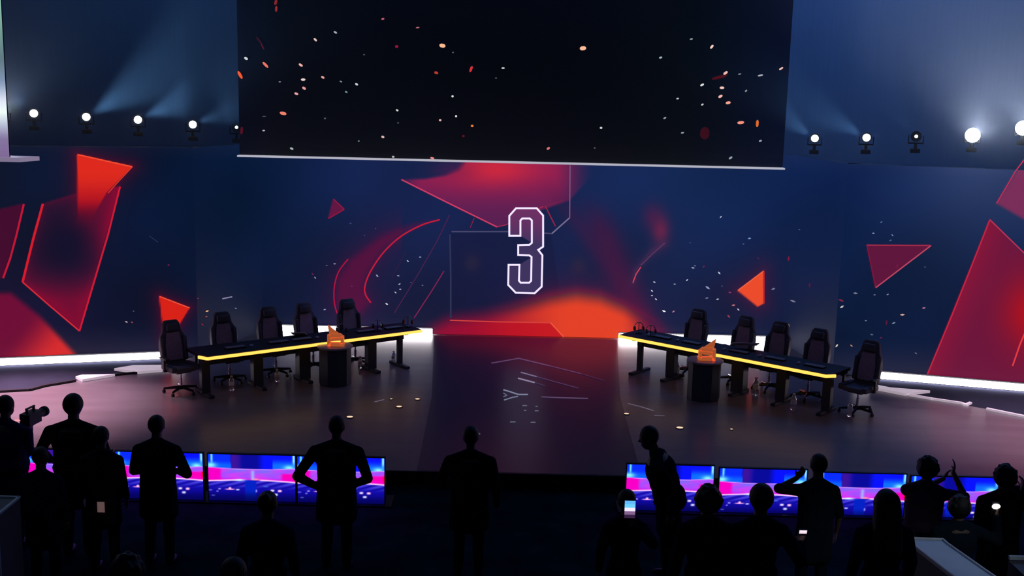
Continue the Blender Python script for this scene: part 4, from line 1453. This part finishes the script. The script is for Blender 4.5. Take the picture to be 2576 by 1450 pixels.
def reach(px, py, h, side, tx, ty, dy, face=0.0, out=0.35, floor=-0.2, zoff=0.0, drop=1.0):
    """wrist and elbow of an arm whose hand should be seen at (tx, ty), dy in front of the body line"""
    loc = P(px, py, floor + h + zoff)
    k = h / 1.75
    w = PY(tx, ty, loc.y + dy)
    d = Vector((w.x - loc.x, dy, w.z - floor)) / k
    d = Matrix.Rotation(-face, 3, 'Z') @ d
    sh = V3(0.19 * side, 0, 1.365)
    v = d - sh
    L = v.length
    if L > 0.55:
        v *= 0.55 / L
        d = sh + v
        L = 0.55
    mid = sh + v * 0.52
    hgt = math.sqrt(max(0.0, 0.29 ** 2 - (L * 0.52) ** 2))
    pole = V3(out * side, -0.15, -drop)
    pole = (pole - v.normalized() * pole.dot(v.normalized())).normalized()
    return mid + pole * hgt, d


ARM_DOWN = lambda s: (V3(0.245 * s, -0.03, 1.13), V3(0.255 * s, 0.06, 0.88), V3(0, 0.15, -1), V3(-s, 0, 0), 0.5)


def person(px, py, h, face, label, shirt, hair='short', arms=None, lean=0.0, sleeve=1, seed=0, width=1.0, coat=False, head=1.0, extras=None, floor=-0.2, zoff=0.0):
    k = h / 1.75
    loc = P(px, py, floor + h + zoff)
    t = empty('person', (loc.x, loc.y, floor), face, label, 'person', 'people watching in front of the stage')
    arms = arms or {}
    wv = width

    def L_(p):
        # lean the upper body forward (towards +y) about the hips
        p = Vector(p)
        if lean and p.z > 0.92:
            a = lean
            dz = p.z - 0.92
            y = p.y * math.cos(a) + dz * math.sin(a)
            z = 0.92 + dz * math.cos(a) - p.y * math.sin(a)
            return Vector((p.x, y, z)) * k
        return p * k
    R_ = Matrix.Rotation(-lean, 3, 'X')
    hs_ = 1.06 * head
    body = MB()
    hc = L_((0, 0.02, 1.635))
    body.ball(hc + R_ @ V3(0, 0.0, 0.015) * k, (0.076 * k * hs_, 0.096 * k * hs_, 0.105 * k * hs_), m=R_)
    body.ball(hc + R_ @ V3(0, 0.035, -0.045) * k, (0.056 * k, 0.066 * k, 0.072 * k), m=R_)
    # nose, brow, lips, ears, eyes
    body.cone(hc + R_ @ V3(0, 0.09, 0.03) * k, hc + R_ @ V3(0, 0.118, -0.012) * k, 0.009 * k, 0.016 * k, 8)
    body.ball(hc + R_ @ V3(0, 0.095, -0.055) * k, (0.026 * k, 0.012 * k, 0.009 * k), m=R_)
    for s in (-1, 1):
        body.ball(hc + R_ @ V3(0.083 * s, -0.005, 0.0) * k, (0.010 * k, 0.020 * k, 0.032 * k), m=R_)
    body.cap(L_((0, -0.005, 1.44)), L_((0, 0.01, 1.58)), 0.060 * k, 0.054 * k)
    body.ball(L_((0, 0, 1.30)), (0.165 * k * wv, 0.105 * k * wv, 0.17 * k), m=R_)
    body.ball(L_((0, 0, 1.10)), (0.135 * k * wv, 0.10 * k * wv, 0.15 * k), m=R_)
    body.ball(L_((0, -0.01, 0.94)), (0.160 * k * wv, 0.115 * k * wv, 0.12 * k))
    top = MB()
    top.ball(L_((0, 0, 1.27)), (0.185 * k * wv, 0.125 * k * wv, 0.175 * k), m=R_)
    top.ball(L_((0, 0, 1.14)), (0.162 * k * wv, 0.122 * k * wv, 0.19 * k), m=R_)
    top.ball(L_((0, -0.005, 0.99)), (0.180 * k * wv, 0.135 * k * wv, 0.13 * k))
    for s in (-1, 1):
        top.cap(L_((0.035 * s, -0.01, 1.445)), L_((0.16 * s * wv, 0, 1.37)), 0.066 * k, 0.072 * k)
    top.cap(L_((0, -0.005, 1.40)), L_((0, 0.0, 1.475)), 0.09 * k, 0.068 * k)
    for s in (-1, 1):
        sh = L_((0.19 * s * wv, 0, 1.365))
        e, w, hd, pn, cu = arms.get(s, ARM_DOWN(s))
        e, w = L_(e), L_(w)
        body.cap(sh, e, 0.052 * k, 0.040 * k)
        body.cap(e, w, 0.040 * k, 0.027 * k)
        hand(body, w, hd, pn, s, cu, k)
        top.cap(sh, e, 0.068 * k, 0.056 * k)
        if sleeve:
            top.cap(e, e.lerp(w, 0.9), 0.056 * k, 0.042 * k)
    if coat:
        for s in (-1, 1):
            top.cap(L_((0.085 * s * wv, 0, 1.28)), L_((0.075 * s * wv, 0, 1.05)), 0.115 * k, 0.118 * k)
            top.cap(L_((0.075 * s * wv, 0, 1.05)), V3(0.085 * s * wv, 0, 0.66) * k, 0.118 * k, 0.128 * k)
            top.ball(V3(0.085 * s * wv, 0, 0.62) * k, (0.128 * k, 0.128 * k, 0.08 * k))
        top.cap(L_((0, 0, 1.2)), V3(0, 0, 0.64) * k, 0.12 * k, 0.125 * k)
    bot = MB()
    shoes = [MB(), MB()]
    for s in (-1, 1):
        hp, kn, an = V3(0.088 * s, 0, 0.90) * k, V3(0.105 * s, 0.02, 0.49) * k, V3(0.115 * s, -0.02, 0.085) * k
        body.cap(hp, kn, 0.080 * k, 0.054 * k)
        body.cap(kn, an, 0.052 * k, 0.036 * k)
        bot.cap(hp, kn, 0.098 * k, 0.070 * k)
        bot.cap(kn, an + V3(0, 0, 0.02), 0.070 * k, 0.056 * k)
        shoes[s > 0].ball(an + V3(0.004 * s, 0.065, -0.040) * k, (0.048 * k, 0.135 * k, 0.042 * k))
        shoes[s > 0].ball(an + V3(0, -0.01, 0.0) * k, (0.048 * k, 0.058 * k, 0.062 * k))
    bot.ball(V3(0, -0.005, 0.93) * k, (0.172 * k * wv, 0.128 * k * wv, 0.12 * k))
    body.build('body', M_skin, t, remesh=0.009)
    top.build('jacket' if sleeve else 'shirt', shirt, t, remesh=0.014)
    bot.build('trousers', M_jean, t, remesh=0.016)
    for q in shoes:
        q.build('shoe', M_shoe, t, remesh=0.012)
    hr = MB()
    hr.ball(hc + R_ @ V3(0, -0.014, 0.032) * k, (0.090 * k * hs_, 0.100 * k * hs_, 0.102 * k * hs_), m=R_)
    if hair == 'long':
        hr.ball(hc + R_ @ V3(0, -0.03, 0.01) * k, (0.118 * k, 0.11 * k, 0.125 * k), m=R_)
        hr.cap(hc + R_ @ V3(-0.03, -0.055, -0.04) * k, hc + R_ @ V3(-0.045, -0.13, -0.36) * k, 0.092 * k, 0.085 * k)
        hr.cap(hc + R_ @ V3(0.03, -0.055, -0.04) * k, hc + R_ @ V3(0.045, -0.13, -0.36) * k, 0.092 * k, 0.085 * k)
    elif hair == 'big':
        hr.ball(hc + R_ @ V3(0, -0.02, 0.01) * k, (0.122 * k, 0.118 * k, 0.125 * k), m=R_)
        rr = random.Random(seed)
        for _ in range(26):
            a, b = rr.uniform(0, 6.28), rr.uniform(-0.6, 1.4)
            hr.ball(hc + R_ @ V3(0.11 * math.cos(a) * math.cos(b), -0.025 + 0.10 * math.sin(a) * math.cos(b), 0.02 + 0.115 * math.sin(b)) * k, 0.024 * k, u=8, v=6)
    elif hair == 'bun':
        hr.ball(hc + R_ @ V3(0, -0.10, 0.10) * k, 0.05 * k)
    hr.build('hair', M_hair, t, remesh=0.010)
    return t, k, loc


C_black = cloth('black_cloth', (0.014, 0.025, 0.04))
C_navy = cloth('navy_cloth', (0.02, 0.024, 0.06))
C_violet = cloth('violet_cloth', (0.05, 0.035, 0.13))
C_mauve = cloth('mauve_cloth', (0.14, 0.06, 0.11))
C_grey = cloth('charcoal_cloth', (0.03, 0.03, 0.04))

raised = lambda s, dx=0.0, z=1.72: (V3((0.27 + dx) * s, 0.16, 1.36), V3((0.20 + dx) * s, 0.30, z - 0.1), V3(0, 0.2, 1), V3(0, 1, 0), 0.4)

TIER = 0.32
tier = MB().box((0, 5.6, 0.06), (26, 8.4, 0.52)).build('trim_4', M_pit)
tag(tier, 'dark audience tier under the nearest spectators', kind='structure')


def who(px, py, h, label, shirt, face=0.0, hands=None, **kw):
    arms = {}
    fl = kw.get('floor', -0.2)
    for s_, hd in (hands or {}).items():
        tx, ty, dy, d_, n_, cu = hd[:6]
        out = hd[6] if len(hd) > 6 else 0.35
        drop = hd[7] if len(hd) > 7 else 1.0
        e, w = reach(px, py, h, s_, tx, ty, dy, face, out, fl, drop=drop)
        arms[s_] = (e, w, Vector(d_), Vector(n_), cu)
    arms.update(kw.pop('arms', {}) or {})
    t_, k_, loc_ = person(px, py, h, face, label, shirt, arms=arms, **kw)
    tips = {}
    for s_, (e, w, hd, pn, cu) in arms.items():
        q = (w + Vector(hd).normalized() * 0.085 + Vector(pn).normalized() * 0.03) * k_
        tips[s_] = Matrix.Translation(t_.location) @ Matrix.Rotation(face, 4, 'Z') @ q
    return t_, tips


# camera operator at the far left
_, cam_tip = who(10, 1000, 1.80, 'camera operator in violet jacket at the left photo edge, holding a video camera', C_violet, face=-0.3, hands={1: (66, 1078, 0.22, (0.2, 0.9, 0.4), (-1, 0, 0), 0.9), -1: (50, 1092, 0.28, (0.6, 0.7, 0.2), (0, 0, 1), 0.9)}, width=1.5, coat=True, seed=1)
who(182, 998, 1.90, 'broad short haired person in black beside the video camera, left arm out', C_black, arms={-1: (V3(-0.36, 0.0, 1.16), V3(-0.34, 0.2, 0.98), V3(0.3, 1, 0), V3(1, 0, 0), 0.6), 1: (V3(0.30, 0.04, 1.15), V3(0.20, 0.25, 1.08), V3(-0.6, 0.6, 0.0), V3(0, 0, 1), 0.6)}, width=1.32, coat=True, head=1.08, seed=2)
bt_, _ = who(252, 1078, 1.66, 'shorter person in dim mauve top between the broad person and the second television', cloth('dim_mauve_cloth', (0.09, 0.035, 0.06)), width=1.0, coat=True, hair='short', seed=21)
who(100, 1130, 1.60, 'dark figure between the camera operator and the broad person, head below the stage floor', C_navy, width=1.0, coat=True, seed=22)
who(392, 1050, 1.74, 'standing person in a black coat hiding the middle of the second left television', C_black, arms={1: (V3(0.34, -0.02, 1.10), V3(0.16, 0.20, 1.06), V3(-0.8, 0.6, 0), V3(0, 0, 1), 0.7), -1: (V3(-0.27, 0.0, 1.12), V3(-0.16, 0.22, 1.05), V3(0.5, 0.8, 0), V3(0, 0, 1), 0.7)}, width=1.1, coat=True, seed=3)
who(846, 1052, 1.78, 'standing person in black with both hands on the hips before a television', C_black, arms={1: (V3(0.36, -0.10, 1.10), V3(0.20, 0.02, 0.99), V3(-0.7, 0.5, -0.4), V3(-1, 0, 0), 0.4), -1: (V3(-0.42, -0.08, 1.10), V3(-0.22, 0.02, 0.95), V3(0.7, 0.5, -0.4), V3(1, 0, 0), 0.4)}, width=1.25, coat=True, seed=4)
_, pink_tip = who(1184, 1078, 1.74, 'standing person in charcoal jacket alone in front of the runway', C_grey, hands={1: (1252, 1288, 0.05, (0.1, 0.7, 0.5), (-1, 0, 0), 0.9, 0.8)}, arms={-1: (V3(-0.33, 0.02, 1.12), V3(-0.14, 0.24, 1.06), V3(0.6, 0.7, 0), V3(0, 0, 1), 0.8)}, width=1.2, coat=True, seed=5)
who(1696, 1072, 1.82, 'tall person in black leaning to the left in front of the right hand televisions', C_black, face=1.35, lean=0.34, arms={-1: (V3(-0.22, -0.12, 1.10), V3(-0.24, -0.02, 0.84), V3(0, 0.1, -1), V3(1, 0, 0), 0.5), 1: (V3(0.24, -0.06, 1.12), V3(0.22, 0.12, 0.90), V3(0, 0.5, -1), V3(-1, 0, 0), 0.6)}, width=1.35, coat=True, seed=6)
who(2062, 1148, 1.72, 'slim person in black with the left hand raised to the head and elbow out', C_black, arms={-1: (V3(-0.40, 0.05, 1.36), V3(-0.19, 0.12, 1.46), V3(0.6, 0.1, 0.8), V3(0, 1, 0), 0.6)}, width=0.95, coat=True, sleeve=0, seed=7)
who(2336, 1155, 1.68, 'person in mauve top holding both arms up, right of the long haired head', C_mauve, face=-0.3, hands={1: (2398, 1190, 0.16, (0.1, 0.2, 1), (-1, 0, 0), 0.3, 0.9), -1: (2376, 1204, 0.30, (0.5, 0.3, 0.9), (1, 0, 0), 0.3, 0.6)}, hair='big', sleeve=0, width=1.05, coat=True, seed=8)
who(2532, 1175, 1.72, 'person with bushy hair at the right photo edge, one hand raised beside the face', C_grey, hands={1: (2572, 1232, 0.18, (0, 0.1, 1), (-1, 0, 0), 0.4, 0.9)}, hair='big', width=1.1, coat=True, seed=9)
T_ = dict(floor=TIER)
who(1784, 1228, 1.70, 'dark figure with round full hair before the gap between two televisions', C_black, hair='big', seed=10, width=1.0, **T_)
_, w_tip = who(1918, 1228, 1.70, 'dark figure with a short round head before the middle of a television', C_black, seed=11, width=1.0, head=1.12, hands={1: (2014, 1366, 0.12, (0.3, 0.8, 0.5), (0, 0, 1), 0.8, 0.9)}, **T_)
who(2233, 1238, 1.68, 'dark figure with long hair down the back, before the right television', C_navy, hair='long', seed=12, **T_)
_, torch_tip = who(2416, 1252, 1.62, 'dark round shouldered figure just left of the white phone light', C_black, face=0.1, seed=13, hair='big', width=1.2, hands={1: (2508, 1296, 0.10, (0.3, 0.6, 0.8), (-1, 0, 0), 0.8, 0.9)})
_, ph_tip = who(1578, 1238, 1.66, 'small dark figure holding up a lit phone left of the leaning person', C_black, hands={1: (1590, 1322, -0.24, (-0.1, 0.1, 1), (0, 1, 0), 0.9, 1.2)}, seed=14, width=0.9)
who(672, 1243, 1.62, 'dark figure whose head rises over the lower edge of a left television', C_navy, seed=15, hair='bun', floor=0.1)
who(318, 1402, 1.70, 'dark figure low in the left foreground at the bottom photo edge', C_navy, seed=16, hair='big', **T_)
who(586, 1412, 1.70, 'dark figure at the bottom photo edge, second from the left corner', C_navy, seed=17, hair='short', **T_)

# ---- video camera of the operator
c0 = cam_tip[1] + Vector((0.0, 0.03, 0.06))
vc = empty('video_camera', c0, -0.15, 'black video camera with a small red light held by the operator at far left', 'camera')
MB().box((0, 0, 0), (0.13, 0.26, 0.15), bev=0.012).build('camera_body', M_black, vc)
MB().cyl((0, 0.12, 0.0), (0, 0.26, 0.0), 0.05).cyl((0, 0.26, 0), (0, 0.30, 0), 0.062).build('camera_lens', M_black, vc, smooth=True)
MB().box((0, 0, 0.125), (0.025, 0.18, 0.02), bev=0.006).box((0, -0.07, 0.095), (0.025, 0.02, 0.05)).box((0, 0.07, 0.095), (0.025, 0.02, 0.05)).build('top_handle', M_black, vc)
MB().box((-0.09, -0.02, 0.02), (0.02, 0.10, 0.07), bev=0.004).box((-0.07, -0.02, 0.0), (0.03, 0.02, 0.02)).build('viewfinder', M_black, vc)
MB().box((-0.10, -0.125, 0.0), (0.045, 0.014, 0.018), bev=0.004).box((-0.075, -0.12, 0.0), (0.05, 0.02, 0.012)).build('tally_light', mat('tally_red', (0.9, 0.2, 0.2), 0.4, emit=(1.0, 0.28, 0.30), estr=1.3), vc)
MB().box((0, -0.02, -0.11), (0.045, 0.045, 0.10)).build('grip', M_black, vc)


def phone(c, w, h, cols, lb, rx=0.0, rz=0.0):
    t = empty('smartphone', c, rz, lb, 'phone')
    t.rotation_euler = (rx, 0, rz)
    MB().box((0, 0.005, 0), (w + 0.01, 0.009, h + 0.012), bev=0.003).build('phone_body', M_black, t)
    pc = Picture()
    n = len(cols)
    for i, cl in enumerate(cols):
        z0, z1 = h / 2 - i * h / n, h / 2 - (i + 1) * h / n
        pc.add([(-w / 2, -0.001, z1), (w / 2, -0.001, z1), (w / 2, -0.001, z0), (-w / 2, -0.001, z0)], [(0, 1, 2, 3)], [lin(cl)] * 4)
    pc.build('phone_screen', M_tv, t)


phone(ph_tip[1] + Vector((-0.02, -0.05, 0.08)), 0.10, 0.17, [(90, 170, 240), (100, 190, 235), (225, 215, 240), (120, 90, 130), (50, 30, 60)], 'lit phone filming the stage, left of the tall leaning person')
phone(w_tip[1] + Vector((0.0, -0.03, 0.01)), 0.065, 0.035, [(235, 215, 225), (225, 200, 215)], 'small white lit phone low between the round heads and the long haired head', rx=0.3)
phone(pink_tip[1] + Vector((0.0, -0.02, 0.03)), 0.055, 0.04, [(255, 130, 200), (230, 90, 160)], 'small pink lit phone in the hand of the person before the runway', rz=0.2)
pz = torch_tip[1] + Vector((0.0, -0.03, 0.02))
t = empty('phone_torch', pz, 0, 'bright white phone torch at the right photo edge', 'phone')
MB().box((0, 0.012, -0.03), (0.075, 0.009, 0.15), bev=0.003).build('phone_body', M_black, t)
MB().ball((0, 0, 0), (0.042, 0.008, 0.028)).build('torch_lens', mat('torch_glow', (1, 1, 1), 0.4, emit=(1, 0.93, 0.96), estr=3.0), t)
bp_ = bt_.location + Vector((0.02, -0.128, 0.80))
o = MB().box((0, 0, 0), (0.08, 0.006, 0.12), bev=0.002).build('paper_badge', mat('badge_paper', (0.75, 0.5, 0.5), 0.7, emit=(0.35, 0.2, 0.2), estr=0.3), None, loc=bp_)  # weak emission lifts the paper out of the dark
tag(o, 'pale paper badge hanging on the back of the shorter person in dim mauve', 'badge')

# ---- consoles and the case in the corners of the pit
M_cons = mat('console_white', (0.62, 0.68, 0.74), 0.45, noise=0.05, nscale=4)
M_cside = mat('console_side', (0.10, 0.10, 0.12), 0.6)
zc = 1.30
cp = [P(2275, 1355, zc), P(2372, 1359, zc), P(2384, 1370, zc), P(2475, 1434, zc), P(2600, 1520, zc), P(2480, 1514, zc)]
c0 = sum((q for q in cp), Vector()) / len(cp)
t = empty('counter', (c0.x, c0.y, 0.32), 0, 'long counter with a pale grey top in the bottom right corner', 'counter')
lp = [(q.x - c0.x, q.y - c0.y) for q in cp]
inner = [(x * 0.93, y * 0.93) for x, y in lp]
MB().prism(lp, 0.95, 0.98).build('worktop', M_cons, t)
MB().prism(inner, 0.0, 0.95).build('carcass', M_cside, t)
m = MB()
for a, b in zip(lp, lp[1:] + lp[:1]):
    A, B = Vector((*a, 0.985)), Vector((*b, 0.985))
    m.cyl(A, B, 0.012, 8)
m.build('rim', mat('rim_metal', (0.85, 0.87, 0.92), 0.3), t)
q0, q1 = P(2538, 1398, 0.95), P(2640, 1404, 0.95)
t = empty('equipment_case', ((q0.x + q1.x) / 2, q0.y - 0.2, -0.2), 0, 'dark equipment case with a pale rim at the right photo edge', 'case')
MB().box((0, 0, 0.55), ((q1 - q0).length, 0.4, 1.1), bev=0.01).build('case_body', M_cside, t)
MB().box((0, 0.195, 1.13), ((q1 - q0).length, 0.03, 0.04), bev=0.005).build('case_rim', M_cons, t)
q0 = P(48, 1257, 1.0)
t = empty('equipment_case', (q0.x - 0.32, q0.y - 0.2, -0.2), 0.0, 'dark grey equipment case with pale marking in the bottom left corner', 'case')
M_case = mat('case_grey', (0.10, 0.11, 0.13), 0.6)
MB().box((0, 0, 0.6), (0.62, 0.5, 1.2), bev=0.012).build('case_body', M_case, t)
m = MB()
m.box((0, -0.262, 1.18), (0.62, 0.03, 0.03)).box((0, 0.245, 1.205), (0.62, 0.03, 0.02)).box((0.30, 0, 1.205), (0.03, 0.5, 0.02)).box((0.30, -0.258, 0.6), (0.03, 0.02, 1.15))
m.build('case_rim', M_cons, t)
m = MB()
m.tube([(0.065 * math.cos(a) + 0.10, -0.256, 0.92 + 0.085 * math.sin(a)) for a in np.linspace(0.6, 5.9, 16)] + [(0.155, -0.256, 0.92), (0.11, -0.256, 0.92)], 0.012, 8)
m.build('lettering', M_cons, t)
